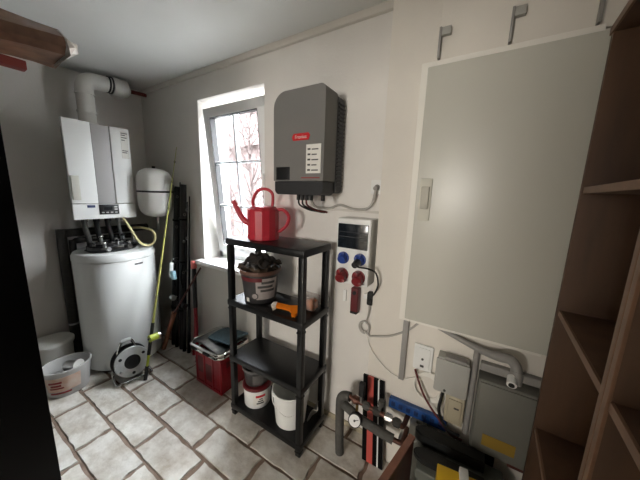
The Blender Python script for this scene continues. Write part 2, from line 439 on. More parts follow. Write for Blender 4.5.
fp = thing('flue_pipe', 'white flue pipe rising from the boiler and bending along under the ceiling', 'pipe', (-2.80, .908, 2.04))
r = .058
b = B(); b.cyl((-2.80,.908,2.042), (-2.80,.908,2.30), r, n=28); b.done('riser', 'tubw', fp)
b = B(); b.tube([(-2.80,.908,2.29),(-2.80,.908,2.335),(-2.80,.928,2.378),(-2.80,.965,2.40),(-2.80,1.0,2.405),(-2.80,1.12,2.412)], r+.002, n=28, k=5); b.done('elbow', 'tubw', fp)
b = B(); b.cyl((-2.80,1.10,2.412),(-2.80,1.205,2.416), r+.012, n=28); b.done('coupling', 'tubw', fp)
b = B(); b.cyl((-2.80,1.065,2.411),(-2.80,1.077,2.411), r+.007, n=28); b.cyl((-2.80,1.087,2.411),(-2.80,1.097,2.411), r+.01, n=28); b.done('clamp', 'rubber', fp)
for z0_, z1_, d_ in ((2.14,2.155,.006),(2.28,2.295,.006),(2.042,2.07,.010)): B().cyl((-2.80,.908,z0_),(-2.80,.908,z1_), r+d_, n=28).done('collar', 'tubw', fp)
b = B(); b.tube([(-2.81,1.185,2.416),(-2.83,1.20,2.416),(-2.88,1.20,2.416),(-2.998,1.20,2.416)], r-.004, n=20, k=4); b.done('wall_elbow', 'tubw', fp)
tag(B().tube([(-2.998,1.27,2.435),(-2.92,1.27,2.44),(-2.90,1.30,2.442),(-2.90,1.417,2.450)], .017, n=10).done('gas_pipe', 'rustred'), 'short rust-red pipe in the ceiling corner beside the white flue', 'pipe')

ev = thing('expansion_vessel', 'white round expansion vessel on the wall right of the boiler', 'vessel', (-2.55, 1.262, 1.30))
B().lathe([(0,0),(.056,.004),(.098,.022),(.129,.06),(.139,.11),(.141,.215),(.141,.30),(.136,.365),(.117,.405),(.075,.43),(0,.438)], (-2.55,1.262,1.30), n=40).done('shell', 'tubw', ev)
B().lathe([(.1412,.222),(.144,.224),(.144,.236),(.1412,.238)], (-2.55,1.262,1.30), n=40).done('strap', 'rubber', ev)
b = B(); b.cyl((-2.55,1.262,1.735),(-2.55,1.262,1.756), .014, n=12); b.done('valve_cap', 'rubber', ev)
B().box((-2.58,1.40,1.50),(-2.52,1.419,1.60),.003).done('wall_bracket', 'silver', ev)
b = B(); b.tube([(-2.55,1.262,1.305),(-2.55,1.262,1.24),(-2.60,1.28,1.18),(-2.75,1.29,1.17)], .013, n=10); b.done('connection_pipe', 'silver', ev)

tk = thing('hot_water_tank', 'white cylindrical hot water tank standing below the boiler', 'tank', (-2.70, .965, 0))
TC = (-2.70, .965, 0); R_ = .290
B().lathe([(0,.025),(R_-.01,.025),(R_,.035),(R_,.955),(R_-.004,.962)], TC, n=64).done('body', 'enamel', tk)
B().lathe([(R_-.006,.962),(R_+.004,.966),(R_+.004,.995),(R_-.01,1.022),(R_-.03,1.03),(0,1.034)], TC, n=64).done('lid', 'enamel', tk)
B().lathe([(0,.004),(R_-.03,.004),(R_-.03,.026),(0,.026)], TC, n=48).done('plinth', 'rubber', tk)
b = B()
for k in range(7):
    a_ = math.atan2(.93-.965, .29)+.14+k*.034
    a_ += .06
    x_, y_ = TC[0]+math.cos(a_)*(R_+.001), TC[1]+math.sin(a_)*(R_+.001)
    b.box((x_-.0015, y_-.003, .918), (x_+.0015, y_+.003, .932), rot=None)
b.done('emblem', 'ink', tk, label='small dark lettering')
for k in range(3):
    a_ = PI*2*k/3; B().cyl((TC[0]+.2*math.cos(a_), TC[1]+.2*math.sin(a_), 0), (TC[0]+.2*math.cos(a_), TC[1]+.2*math.sin(a_), .006), .02).done('foot', 'rubber', tk)

# clutter on the tank
tr = B().lathe([(0,.0),(.13,.0),(.15,.02),(.145,.022),(.125,.006),(0,.006)], (-2.62,.92,1.034), n=32, sx=.75, sy=1.25).done('tray', 'black')
tag(centre_origin(tr, (-2.62,.92,1.034)), 'shallow black tray of fittings lying on top of the tank', 'tray')
rr = random.Random(11)
b = B(); pts = []
for k in range(26):
    a_ = k*1.15; pts.append((-2.64+math.cos(a_)*(.075+.03*rr.random()), .92+math.sin(a_)*(.13+.04*rr.random()), 1.052+.0016*k+.01*rr.random()))
b.tube(pts, .0075, n=7, k=5)
tag(b.done('cable_bundle', 'cableb'), 'tangled black cable bundle in the tray on the tank', 'cable')
for k, (x_, y_, h_, rz) in enumerate([(-2.545,.84,.05,.4),(-2.55,.93,.06,1.2),(-2.555,1.02,.035,-.3),(-2.60,.79,.045,.9),(-2.66,.86,.07,.2),(-2.67,.97,.055,1.6),(-2.60,1.07,.05,.7),(-2.72,1.04,.06,0)]):
    f = thing('pipe_fitting', 'small silver metal pipe fitting among the black tangle on the tank', 'fitting', (x_, y_, 1.058 if k > 3 else 1.042), rz, 'metal fittings on the tank')
    b = B(); b.cyl((-.035,0,.02),(.035,0,.02),.014,n=14); b.cyl((-.042,0,.02),(-.028,0,.02),.02,n=6); b.cyl((.028,0,.02),(.042,0,.02),.02,n=6); b.cyl((0,0,.02),(0,0,.02+h_),.012,n=12); b.done('body', 'silver', f, world=False)
    b = B(); b.sph((0,0,.02+h_),.016,(1,1.2,.7)); b.done('knob', 'black' if k % 2 else 'chrome', f, world=False)
tag(B().tube([(-2.58,1.00,1.30),(-2.50,1.012,1.222),(-2.50,1.043,1.149),(-2.50,1.084,1.08),(-2.50,1.139,1.052),(-2.50,1.192,1.076),(-2.50,1.205,1.139),(-2.52,1.185,1.185),(-2.62,1.15,1.20),(-2.75,1.12,1.19)], .010, n=9).done('drain_hose', 'cream'), 'cream coloured hose looping down beside the tank top', 'hose')
ip = thing('heating_pipe', 'dark insulated heating pipe running along the left wall behind the tank', 'pipe', (-2.93, .66, 0))
b = B(); b.tube([(-2.93,.685,.0),(-2.93,.685,1.10),(-2.93,.70,1.155),(-2.93,.76,1.165),(-2.93,1.34,1.165)], .034, n=14, k=3); b.done('insulated_pipe', 'darkfoam', ip)
b = B(); b.tube([(-2.968,.755,.0),(-2.968,.755,1.0),(-2.968,.77,1.07),(-2.968,.82,1.09),(-2.968,1.2,1.09)], .024, n=14, k=3); b.done('insulated_pipe', 'darkfoam', ip)
b = B(); b.cyl((-2.93,.685,.36),(-2.93,.685,.375),.036,n=14); b.box((-2.999,.675,.36),(-2.96,.695,.375)); b.done('pipe_clamp', 'silver', ip)

# ------------------------------------------------------------------ left floor: tubs and reel
lt = thing('lidded_tub', 'white round tub with a flat lid standing behind the clear tub', 'tub', (-2.86, .525, 0))
B().lathe([(0,0),(.115,0),(.122,.28),(.12,.29),(0,.29)], (-2.86,.525,0), n=36).done('tub_body', 'tubw', lt)
B().lathe([(.124,.272),(.132,.275),(.134,.298),(.12,.312),(.06,.322),(0,.324)], (-2.86,.525,0), n=36).done('lid', 'tubw', lt)
TB = (-2.565, .525, 0)
ct = thing('storage_tub', 'translucent white plastic tub with red printed marks on the floor by the tank', 'tub', TB)
B().lathe([(0,.0),(.112,.0),(.118,.006),(.142,.20),(.150,.203),(.150,.216),(.140,.216),(.134,.20),(.114,.012),(0,.008)], TB, n=40, sx=.85, sy=1.0).done('tub_body', 'tub', ct)
def patch(c, z0, z1, r0, r1, a0, a1, th=.0015, sx=1, sy=1, n=10):
    b = B(); C_ = Vector(c)
    def f(u, v):
        a_ = a0+(a1-a0)*u; r_ = (r0+(r1-r0)*v)+th; return C_+Vector((math.cos(a_)*r_*sx, math.sin(a_)*r_*sy, z0+(z1-z0)*v))
    return b.sheet(f, n, 3, th)
patch(TB, .055, .17, .1245, .1385, -1.25, .35, sx=.85, sy=1.0).done('printed_label', 'skin', ct)
for z0, z1, a0, a1 in ((.125,.14,-1.05,-.45),(.10,.115,-.98,-.5),(.08,.09,-1.05,-.4),(.035,.047,-1.1,-.1)):
    r0 = .118+.024*(z0-.006)/.194; patch(TB, z0, z1, r0, r0+.0016, a0, a1, th=.004, sx=.85, sy=1.0).done('printed_bar', 'redink', ct)
cn = thing('paint_can', 'grey round can lying in the translucent tub', 'can', (-2.56,.57,.06))
b = B(); b.cyl((-2.60,.54,.170),(-2.52,.58,.185),.040,n=22); b.done('can_body', 'silver', cn)
b = B(); b.cyl((-2.519,.5805,.1852),(-2.514,.583,.186),.043,n=22); b.done('rim', 'tubw', cn)
gl = B().sheet(lambda u, v: (-2.63+.10*u, .45+.11*v, .10+.035*math.sin(3*u+5*v)+.02*math.cos(7*v)), 10, 10, .012).done('cleaning_rag', 'rag')
tag(gl, 'dark crumpled rag lying in the translucent tub', 'rag')

cr = thing('cable_reel', 'black cable reel with grey disc and chrome stand in front of the tank', 'cable reel', (-2.30, .85, 0))
RC = Vector((-2.285, .85, .150)); n_ = Vector((.97, -.12, .16)).normalized(); u_ = Vector((0,0,1)).cross(n_).normalized(); v_ = n_.cross(u_)
RM = Matrix.Translation(RC) @ Matrix(((u_.x,v_.x,n_.x,0),(u_.y,v_.y,n_.y,0),(u_.z,v_.z,n_.z,0),(0,0,0,1)))
def inreel(b): bmesh.ops.transform(b.bm, matrix=RM, verts=b.bm.verts); return b
inreel(B().lathe([(.055,.006),(.118,.006),(.124,.0),(.118,-.006),(.055,-.006)], n=44)).done('front_flange', 'discg', cr, label='grey front disc')
inreel(B().lathe([(.03,.009),(.046,.011),(.056,.008),(.06,.0)], n=36)).done('hub', 'black', cr)
inreel(B().lathe([(0,.010),(.03,.010),(.031,.004)], n=24)).done('socket_face', 'rubber', cr)
inreel(B().lathe([(0,-.085),(.126,-.085),(.130,-.079),(.126,-.073),(0,-.073)], n=44)).done('rear_flange', 'black', cr)
b = B()
for k in range(5): b.lathe([(.098,-.070+.0135*k),(.108,-.066+.0135*k),(.108,-.060+.0135*k),(.098,-.0565+.0135*k)], n=40)
b.lathe([(0,-.072),(.09,-.072),(.09,-.006),(0,-.006)], n=30)
inreel(b).done('wound_cable', 'cableb', cr)
b = B()
for k in range(3): a_ = PI*2*k/3+.5; b.cyl((.092*math.cos(a_), .092*math.sin(a_), .005), (.092*math.cos(a_), .092*math.sin(a_), .009), .012, n=14)
inreel(b).done('vent_hole', 'rubber', cr)
inreel(B().cyl((-.085,-.05,.004),(-.085,-.05,.035),.011,n=14)).done('crank_knob', 'silver', cr)
b = B(); b.tube([(-2.405,.75,.012),(-2.295,.725,.012),(-2.255,.745,.012),(-2.23,.94,.012),(-2.245,.965,.012),(-2.365,.985,.012)], .010, n=10, k=4)
b.tube([(-2.405,.75,.012),(-2.41,.755,.06),(-2.375,.80,.26),(-2.355,.82,.318),(-2.35,.87,.318),(-2.36,.90,.26),(-2.365,.96,.06),(-2.365,.985,.012)], .010, n=10, k=4)
b.done('stand', 'chrome', cr)
B().tube([(-2.357,.815,.318),(-2.348,.845,.322),(-2.350,.875,.318)], .016, n=10).done('handle', 'discg', cr)

# ------------------------------------------------------------------ corner: rods and tools
fr = thing('fishing_rod', 'yellow fishing rod with lime reel leaning past the tank', 'fishing rod', (-2.176,.875,0))
p0, p1 = Vector((-2.176,.885,.004)), Vector((-2.375,1.385,1.93))
def at(t): return p0.lerp(p1, t)
b = B(); b.tube([at(.22), at(.5), at(.75), at(1)], lambda q: .0075*(1-q)+.0025, n=8); b.done('blank', 'rodblank', fr)
B().cyl(at(0), at(.055), .014, n=12).done('butt_cap', 'rubber', fr)
B().cyl(at(.055), at(.10), .010, n=12).done('butt_section', 'lime', fr)
B().cyl(at(.10), at(.23), .013, n=12).done('grip', 'rubber', fr)
for t in (.34,.47,.6,.72,.84,.93):
    d_ = (p1-p0).normalized(); c_ = at(t)+Vector((.016,-.008,0)); B().tube([c_+Vector((0,.008*math.cos(a_), .008*math.sin(a_))) for a_ in [PI*2*i/8 for i in range(8)]], .002, n=5, k=2, closed=True).done('line_guide', 'rubber', fr)
rl = at(.18)+Vector((.05,-.01,0))
b = B(); b.cyl(rl+Vector((0,-.03,0)), rl+Vector((0,.035,0)), .028, n=20); b.done('reel', 'lime', fr)
q = fr.children[-1]
B().cyl(rl+Vector((0,.035,0)), rl+Vector((0,.05,0)), .031, n=20).done('spool_rim', 'silver', q)
B().tube([rl+Vector((0,-.03,0)), rl+Vector((.03,-.05,.01)), rl+Vector((.045,-.055,.03))], .005).done('crank', 'rubber', q)
B().tube([at(.18), rl], .006, n=6).done('reel_foot', 'rubber', q)

def leaning_rod(x0, y0, x1, z1, label, kind, seed):
    f = thing('fishing_rod' if kind != 'bag' else 'rod_bag', label, 'fishing rod' if kind != 'bag' else 'rod bag', (x0, y0, 0), 0, 'dark rods and bags leaning in the corner')
    a_, c_ = Vector((x0,y0,.003)), Vector((x1,W-.045,z1))
    L_ = lambda t: a_.lerp(c_, t)
    if kind == 'bag':
        B().tube([L_(0),L_(.02),L_(.3),L_(.62),L_(.96),L_(1)], lambda t: .016+.016*math.sin(PI*min(1,t*.9+.08))**.6, n=12).done('bag', 'rubber', f)
        for t in (.25,.55,.8): B().cyl(L_(t), L_(t+.012), .037, n=12).done('strap', 'gloss_black', f)
        B().tube([L_(.4)+Vector((.03,-.02,0)), L_(.47)+Vector((.05,-.05,0)), L_(.54)+Vector((.03,-.02,0))], .007).done('carry_handle', 'gloss_black', f)
    else:
        B().tube([L_(0), L_(.35), L_(1)], lambda t: .012*(1-t)+.005, n=9).done('blank', 'gloss_black', f)
        B().cyl(L_(0), L_(.3), .014, n=10).done('grip', 'rubber', f)
        o = L_(.33)+Vector((.004,-.05,0)); b = B(); b.cyl(o+Vector((-.018,0,0)), o+Vector((.018,0,0)), .024, n=14); b.tube([L_(.33), o], .005, n=6); b.done('reel', 'discg' if kind == 'reel' else 'rubber', f)
        for t in (.55,.75,.92): b = B(); b.tube([L_(t)+Vector((.0,-.024+.01*math.cos(w_),.01*math.sin(w_))) for w_ in [PI*2*i/8 for i in range(8)]], .002, n=5, k=2, closed=True); b.done('line_guide', 'screw', f)
leaning_rod(-2.50,1.31,-2.385,1.58,'thick black rod bag in the corner, next to the yellow rod','bag',1)
leaning_rod(-2.425,1.29,-2.337,1.62,'black fishing rod with grey reel leaning between two rod bags','reel',2)
leaning_rod(-2.36,1.31,-2.288,1.60,'thick black rod bag leaning at the window side of the corner','bag',3)
leaning_rod(-2.295,1.29,-2.243,1.45,'shorter black fishing rod with black reel leaning beside the second rod bag','rod',4)
leaning_rod(-2.235,1.30,-2.205,1.50,'slim black fishing rod standing closest to the red-handled tool','rod',5)
cl = thing('lure_box', 'white and light blue plastic clip box hanging on the dark rods', 'box', (-2.32,1.235,.75))
B().box((-2.345,1.225,.76),(-2.322,1.255,.90),.006,rot=Matrix.Rotation(.12,4,'Y')).done('white_case', 'white', cl)
B().box((-2.312,1.215,.75),(-2.26,1.245,.83),.008,rot=Matrix.Rotation(-.2,4,'Y')).done('blue_case', 'lightblue', cl)
B().tube([(-2.334,1.24,.89),(-2.335,1.27,.93),(-2.335,1.31,.93)],.003,n=6).done('hook', 'screw', cl)

lp = thing('lopper', 'long lopper with red handles and a pink end knob leaning below the sill', 'lopper', (-2.12,1.29,0))
a_, c_ = Vector((-2.100,1.300,.0)), Vector((-2.150,1.345,.92))
B().tube([a_, a_.lerp(c_,.3), a_.lerp(c_,.55)], .017, n=12).done('handle', 'red', lp)
B().tube([a_+Vector((-.07,.01,0)), a_.lerp(c_,.3)+Vector((-.04,.02,0)), a_.lerp(c_,.55)+Vector((-.012,.01,0))], .016, n=12).done('handle', 'red', lp)
B().tube([a_.lerp(c_,.53), a_.lerp(c_,.75), a_.lerp(c_,.95)], .019, n=10).done('shaft', 'rubber', lp)
B().tube([a_.lerp(c_,.93), a_.lerp(c_,.97), a_.lerp(c_,1.0)], .026, n=14).done('end_knob', 'pink', lp)
ws = thing('wooden_stick', 'brown wooden stick leaning diagonally across the red-handled lopper', 'stick', (-2.50,1.22,0))
B().tube([(-2.485,1.195,.012),(-2.27,1.205,.44)], .020, n=10, sm=False).done('thick_end', 'wood', ws)
B().tube([(-2.275,1.205,.43),(-2.02,1.325,.885)], .0075, n=8, sm=False).done('thin_end', 'mahog', ws)
bm_ = thing('hand_brush', 'dark bristled hand brush on the floor beside the red crate', 'brush', (-1.98,1.27,0))
b = B(); b.box((-2.06,1.25,.03),(-1.93,1.30,.05),.008); b.done('brush_back', 'mahog', bm_)
b = B()
for i in range(12):
    for j in range(4): x_ = -2.052+i*.0105; y_ = 1.256+j*.0125; b.cyl((x_,y_,.031),(x_+rr.uniform(-.008,.008),y_+rr.uniform(-.008,.008),.001),.004,.003,n=5)
b.done('bristles', 'broom', bm_)

# ------------------------------------------------------------------ red crate and folded stool
rc = thing('red_crate', 'red plastic crate with dark hand slots standing between window sill and shelving', 'crate', (-1.68,1.26,0))
x0, x1, y0, y1, h = -1.83, -1.525, 1.125, 1.395, .30
b = B(); th = .012
b.box((x0,y0,0),(x1,y0+th,h),.004); b.box((x0,y1-th,0),(x1,y1,h),.004); b.box((x0,y0,0),(x0+th,y1,h),.004); b.box((x1-th,y0,0),(x1,y1,h),.004); b.box((x0,y0,.0),(x1,y1,.012))
b.done('crate_shell', 'red', rc)
b = B()
for x_ in (x0-.004, x0+.095, x0+.2, x1-.012): b.box((x_, y0-.007, .0), (x_+.016, y0+.002, h), .003)
for y_ in (y0-.004, y0+.12, y1-.012): b.box((x1-.002, y_, 0), (x1+.007, y_+.016, h), .003)
b.box((x0-.006,y0-.009,h-.03),(x1+.009,y0+.002,h),.004); b.box((x1-.002,y0-.009,h-.03),(x1+.009,y1,h),.004); b.box((x0-.006,y0-.009,0),(x1+.009,y0+.002,.025),.004)
b.done('rib', 'red', rc)
b = B(); b.box((x0+.022,y0-.002,.10),(x0+.085,y0-.0005,.24),.0); b.box((x0+.12,y0-.002,.06),(x0+.19,y0-.0005,.20)); b.box((x1+.0005,y0+.05,.2),(x1+.002,y0+.11,.25)); b.done('hand_slot', 'darkred', rc)
st = thing('folding_stool', 'folded camping stool with silver frame and blue-grey seat lying on the red crate', 'stool', (-1.68,1.25,.30))
def rrect(x0,x1,y0,y1,z,r_,tiltx=0,n=4):
    P = []
    for (cx,cy,a0) in ((x1-r_,y1-r_,0),(x0+r_,y1-r_,PI/2),(x0+r_,y0+r_,PI),(x1-r_,y0+r_,1.5*PI)):
        for i in range(n+1): a_ = a0+PI/2*i/n; P.append((cx+r_*math.cos(a_), cy+r_*math.sin(a_), z+tiltx*(cx-x0)))
    return P
B().tube(rrect(-1.875,-1.50,1.095,1.40,.318,.06), .012, n=10, k=2, closed=True).done('frame', 'chrome', st)
B().tube(rrect(-1.87,-1.49,1.09,1.395,.345,.06,.02), .012, n=10, k=2, closed=True).done('frame', 'chrome', st)
B().sheet(lambda u,v: (-1.845+.33*u, 1.115+.265*v, .352+.018*math.sin(PI*u)+.02*v*u+.012*math.sin(6*u+3*v)), 14, 10, .012).done('seat', 'silver', st)
B().sheet(lambda u,v: (-1.76+.255*u, 1.185+.20*v, .378+.03*u+.016*math.sin(PI*v)), 10, 8, .014).done('seat_pad', 'steelblue', st)
B().box((-1.83,1.075,.315),(-1.76,1.092,.335),.005).done('latch', 'rubber', st)
B().box((-1.67,1.072,.322),(-1.60,1.088,.340),.005).done('latch', 'rubber', st)

# ------------------------------------------------------------------ black shelving unit and its load
SX0, SX1, SY0, SY1 = -1.330, -.735, 1.056, 1.335
su = thing('shelving_unit', 'black plastic four-tier shelving unit in the middle of the room', 'shelf', (-1.03,1.18,0))
for x in (SX0, SX1-.036):
    for y in (SY0, SY1-.036):
        b = B(); b.box((x,y,0),(x+.036,y+.036,1.225),.007)
        for z in (.03,.40,.80): b.box((x-.002,y-.002,z-.006),(x+.038,y+.038,z+.006),.003)
        b.done('leg', 'shelfb', su)
TZ = (.088, .462, .862, 1.265)
for z in TZ:
    b = B(); b.box((SX0-.004,SY0-.004,z-.040),(SX1+.004,SY1+.004,z-.004),.006)
    b.box((SX0-.001,SY0-.001,z-.006),(SX1+.001,SY1+.001,z),.003)
    b.done('tier', 'shelfb', su)

wc = thing('watering_can', 'red plastic watering can standing on the top tier of the black shelving', 'watering can', (-1.135,1.185,1.265))
CC = (-1.135,1.185,1.2655)
b = B(); prof = [(0,.001),(.093,.001),(.097,.006),(.097,.03),(.0955,.034),(.0955,.175),(.097,.18),(.094,.186),(.08,.196),(.076,.202)]
b.lathe(prof, CC, n=14); b.done('tank', 'canred', wc, ang=14)
B().lathe([(.078,.200),(.060,.206),(.0,.206)], CC, n=28).done('top', 'canred', wc)
B().tube([(-1.215,1.15,1.36),(-1.245,1.135,1.375),(-1.275,1.12,1.42),(-1.312,1.105,1.495)], lambda t: .021-.007*t, n=14).done('spout', 'canred', wc)
d_ = Vector((.8,.35,0)).normalized()
c0 = Vector(CC)
B().tube([c0-d_*.062+Vector((0,0,.198)), c0-d_*.066+Vector((0,0,.24)), c0-d_*.035+Vector((0,0,.295)), c0+d_*.015+Vector((0,0,.308)), c0+d_*.055+Vector((0,0,.285)), c0+d_*.060+Vector((0,0,.235)), c0+d_*.055+Vector((0,0,.198))], lambda t: .0095, n=10).done('carry_handle', 'canred', wc)
B().tube([c0+d_*.085+Vector((0,0,.182)), c0+d_*.125+Vector((0,0,.186)), c0+d_*.160+Vector((0,0,.150)), c0+d_*.152+Vector((0,0,.10)), c0+d_*.115+Vector((0,0,.060)), c0+d_*.090+Vector((0,0,.050))], lambda t: .0105, n=10).done('back_handle', 'canred', wc)

BC = (-1.165,1.185,.8635)
bk = thing('bucket', 'dark printed bucket overflowing with rags on the second tier of the shelving', 'bucket', BC)
B().lathe([(0,.0),(.098,.0),(.101,.004),(.121,.178),(.128,.182),(.128,.205),(.121,.205),(.116,.18),(.098,.008),(0,.006)], BC, n=44).done('bucket_body', 'bucketd', bk)
patch(BC, .03, .168, .1045, .120, -1.05, .15, n=14).done('label_panel', 'bucketl', bk, label='pale grey printed panel')
for z0, a0, a1 in ((.135,-.75,-.02),(.108,-.95,-.12),(.083,-.8,.0)):
    r0 = .101+.02*z0/.178; patch(BC, z0, z0+.014, r0, r0+.0016, a0, a1, th=.004).done('printed_line', 'ink', bk)
patch(BC, .148, .172, .1178, .1203, -2.3, -.72, th=.002).done('red_band', 'darkred', bk, label='dark red band below the rim')
patch(BC, .012, .036, .1024, .105, -1.72, -1.52, th=.003).done('white_mark', 'paper', bk)
b = B(); a_ = -1.12; cc = Vector((BC[0]+math.cos(a_)*.107, BC[1]+math.sin(a_)*.107, BC[2]+.055)); nn = Vector((math.cos(a_), math.sin(a_), -.1)).normalized()
b.cyl(cc, cc+nn*.004, .022, n=22); b.done('round_mark', 'ink', bk)
B().cyl(cc+nn*.004, cc+nn*.005, .016, n=22).done('round_mark', 'bucketl', bk)
B().lathe([(.1285,.186),(.133,.190),(.133,.212),(.127,.214)], BC, n=44, wob=.012).done('rim', 'buckrim', bk)
def rag(name, m, c, rx, ry, hz, seed, label, cat='rag'):
    o = Vector((seed*3.1, seed*1.7, 0))
    def f(u, v):
        x, y = (u-.5)*2, (v-.5)*2; q = noise.noise(Vector((x*1.6, y*1.6, 0))+o); w_ = noise.noise(Vector((x*4, y*4, 3))+o)
        return (c[0]+x*rx*(1+.2*w_), c[1]+y*ry*(1+.2*q), c[2]+hz*(1-.55*(x*x+y*y))+.035*q+.022*w_)
    o_ = B().sheet(f, 26, 22, .012).done(name, m, ang=60); return tag(o_, label, cat)
rag('rag', 'ragb', (-1.17,1.175,1.067), .100, .090, .035, 2, 'brown and beige crumpled rag over the rim of the printed bucket')
rag('rag', 'rag', (-1.155,1.19,1.104), .096, .082, .050, 5, 'black crumpled rag on top of the pile in the printed bucket')
tg = thing('work_glove', 'small grey work glove with pale edges among the rags in the bucket', 'glove', (-1.15,1.12,1.10))
b = B(); b.sph((-1.155,1.112,1.103),.028,(1.3,.8,.45))
for k in range(4): b.tube([(-1.14+.004*k,1.112-.010*k,1.106),(-1.115+.004*k,1.100-.010*k,1.112),(-1.095+.004*k,1.092-.010*k,1.100)],.0065,n=7,k=4)
b.tube([(-1.165,1.10,1.105),(-1.160,1.075,1.110),(-1.15,1.062,1.102)],.007,n=7,k=4); b.done('glove', 'tubgrey', tg)

sw = thing('hand_saw', 'pruning saw with orange handle and dark blade on the second tier', 'saw', (-.93,1.14,.862))
b = B(); P = [(-.155,.012),(-.142,.030),(-.10,.027),(-.055,.022),(-.012,.030),(.012,.028),(.012,-.012),(-.004,-.040),(-.024,-.042),(-.030,-.018),(-.055,-.004),(-.10,.002),(-.135,.002)]
mt = Matrix.Translation((-.812,1.118,.894)) @ Matrix.Rotation(.28,4,'Z') @ Matrix.Rotation(.45,4,'X')
b.prism(P, lambda p: mt@Vector((p[0],p[1],-.009)), lambda p: mt@Vector((p[0],p[1],.011)))
bmesh.ops.bevel(b.bm, geom=[e for e in b.bm.edges if abs(e.calc_face_angle(0)) > 1], offset=.004, segments=2, affect='EDGES'); b.done('handle', 'orange', sw)
B().box((-.17,.008,-.011),(-.138,.030,.0135),.004).bm
b = B(); b.prism([(-.166,.004),(-.160,.028),(-.138,.033),(-.135,.0),(-.15,-.018)], lambda p: mt@Vector((p[0],p[1],-.011)), lambda p: mt@Vector((p[0],p[1],.013))); b.done('handle_tip', 'tear', sw, label='pale worn handle tip')
m2 = Matrix.Translation((-.945,1.165,.8665)) @ Matrix.Rotation(.38,4,'Z')
b = B(); b.prism([(-.10,-.012),(-.09,.0),(.035,.022),(.035,-.012)], lambda p: m2@Vector((p[0],p[1],0)), lambda p: m2@Vector((p[0],p[1],.004))); b.done('blade', 'blade', sw)
pk = thing('blister_pack', 'clear plastic pack with red and orange contents on the second tier by the rear leg', 'package', (-.83,1.20,.862))
B().box((-.868,1.19,.866),(-.757,1.285,.955),.02,3,rot=Matrix.Rotation(.1,4,'Z')).done('film', 'clear', pk)
B().box((-.858,1.205,.870),(-.80,1.255,.915),.012,3,rot=Matrix.Rotation(.15,4,'Z')).done('red_filling', 'redorange', pk)
B().box((-.818,1.205,.870),(-.768,1.268,.925),.012,3,rot=Matrix.Rotation(-.1,4,'Z')).done('orange_filling', 'orange', pk)

WB = (-.90,1.180,.0895)
wb = thing('bucket', 'empty white bucket with wire handle on the bottom tier of the shelving', 'bucket', WB)
B().lathe([(0,0),(.092,0),(.096,.004),(.114,.205),(.121,.209),(.121,.234),(.117,.238),(.113,.236),(.110,.205),(.092,.008),(0,.006)], WB, n=48).done('bucket_body', 'white', wb)
B().tube([(WB[0]-.098,WB[1]-.070,WB[2]+.21),(WB[0]-.052,WB[1]-.102,WB[2]+.15),(WB[0]+.058,WB[1]-.097,WB[2]+.115),(WB[0]+.107,WB[1]+.012,WB[2]+.15),(WB[0]+.098,WB[1]+.070,WB[2]+.21)], .0028, n=7).done('wire_handle', 'white', wb)
RB = (-1.195,1.175,.0895)
rb = thing('paint_bucket', 'white printed bucket with a red rim on the bottom tier of the shelving', 'bucket', RB)
B().lathe([(0,0),(.085,0),(.088,.004),(.094,.135),(.0,.14)], RB, n=44).done('bucket_body', 'white', rb)
B().lathe([(.094,.136),(.100,.138),(.100,.150),(.094,.156),(0,.156)], RB, n=44).done('lid', 'darkred', rb, label='red lid')
patch(RB, .03, .105, .0892, .0925, -1.1, .1, th=.001).done('label_panel', 'paper', rb)
for k in range(3): patch(RB, .04+.016*k, .048+.016*k, .090, .0905, -.85+.1*k, -.3-.05*k, th=.0025).done('printed_line', 'ink' , rb)
patch(RB, .09, .105, .092, .0925, -.9, -.2, th=.0025).done('printed_line', 'logored', rb)
DB = (-1.20,1.175,.247)
db = thing('small_bucket', 'small dark grey bucket standing on the red-rimmed bucket', 'bucket', DB)
B().lathe([(0,0),(.074,0),(.077,.004),(.088,.10),(.094,.104),(.094,.122),(.088,.124),(.084,.10),(.072,.008),(0,.006)], DB, n=40).done('bucket_body', 'bucketd', db)
patch(DB, .02, .09, .079, .087, -1.1, .3, th=.0015).done('label_panel', 'tubgrey', db)
B().lathe([(.092,.108),(.098,.112),(.098,.126),(.092,.128)], DB, n=40).done('rim', 'tubgrey', db)
tag(B().sheet(lambda u,v: (-.80+.05*u+.01*math.sin(5*v), 1.225+.06*v, .09+.11*u+.018*math.sin(4*v+3*u)), 8, 8, .008).done('plastic_bag', 'silver'), 'crumpled silver bag on the bottom tier beside the rear leg', 'bag')

# ------------------------------------------------------------------ inverter and electrics on the window wall
iv = thing('solar_inverter', 'grey wall-mounted solar inverter with a red emblem and dark base', 'inverter', (-.88,1.42,1.545))
def rpoly(x0,x1,z0,z1,rs,n=14):
    P = []; 
    for (cx,cz,a0,r_) in ((x1-rs[0],z1-rs[0],0,rs[0]),(x0+rs[1],z1-rs[1],PI/2,rs[1]),(x0+rs[2],z0+rs[2],PI,rs[2]),(x1-rs[3],z0+rs[3],1.5*PI,rs[3])):
        for i in range(n+1): a_ = a0+PI/2*i/n; P.append((cx+r_*math.cos(a_), cz+r_*math.sin(a_)))
    return P
def invblock(x0,x1,z0,z1,rs,ya,yb,bev):
    b = B(); b.prism(rpoly(x0,x1,z0,z1,rs), lambda p: Vector((p[0],ya,p[1])), lambda p: Vector((p[0],yb,p[1])))
    if bev: bmesh.ops.bevel(b.bm, geom=[e for e in b.bm.edges if all(abs(v.co.y-ya) < 1e-5 for v in e.verts)], offset=bev, segments=4, affect='EDGES')
    return b
invblock(-1.060,-.718,1.622,2.102,(.03,.085,.004,.004),1.195,1.325,.018).done('cover', 'inv', iv)
invblock(-1.055,-.723,1.545,1.620,(.004,.004,.03,.03),1.200,1.325,.02).done('connection_cover', 'invd', iv)
invblock(-1.045,-.714,1.56,2.088,(.03,.08,.02,.02),1.325,1.402,0).done('heat_sink', 'invd', iv)
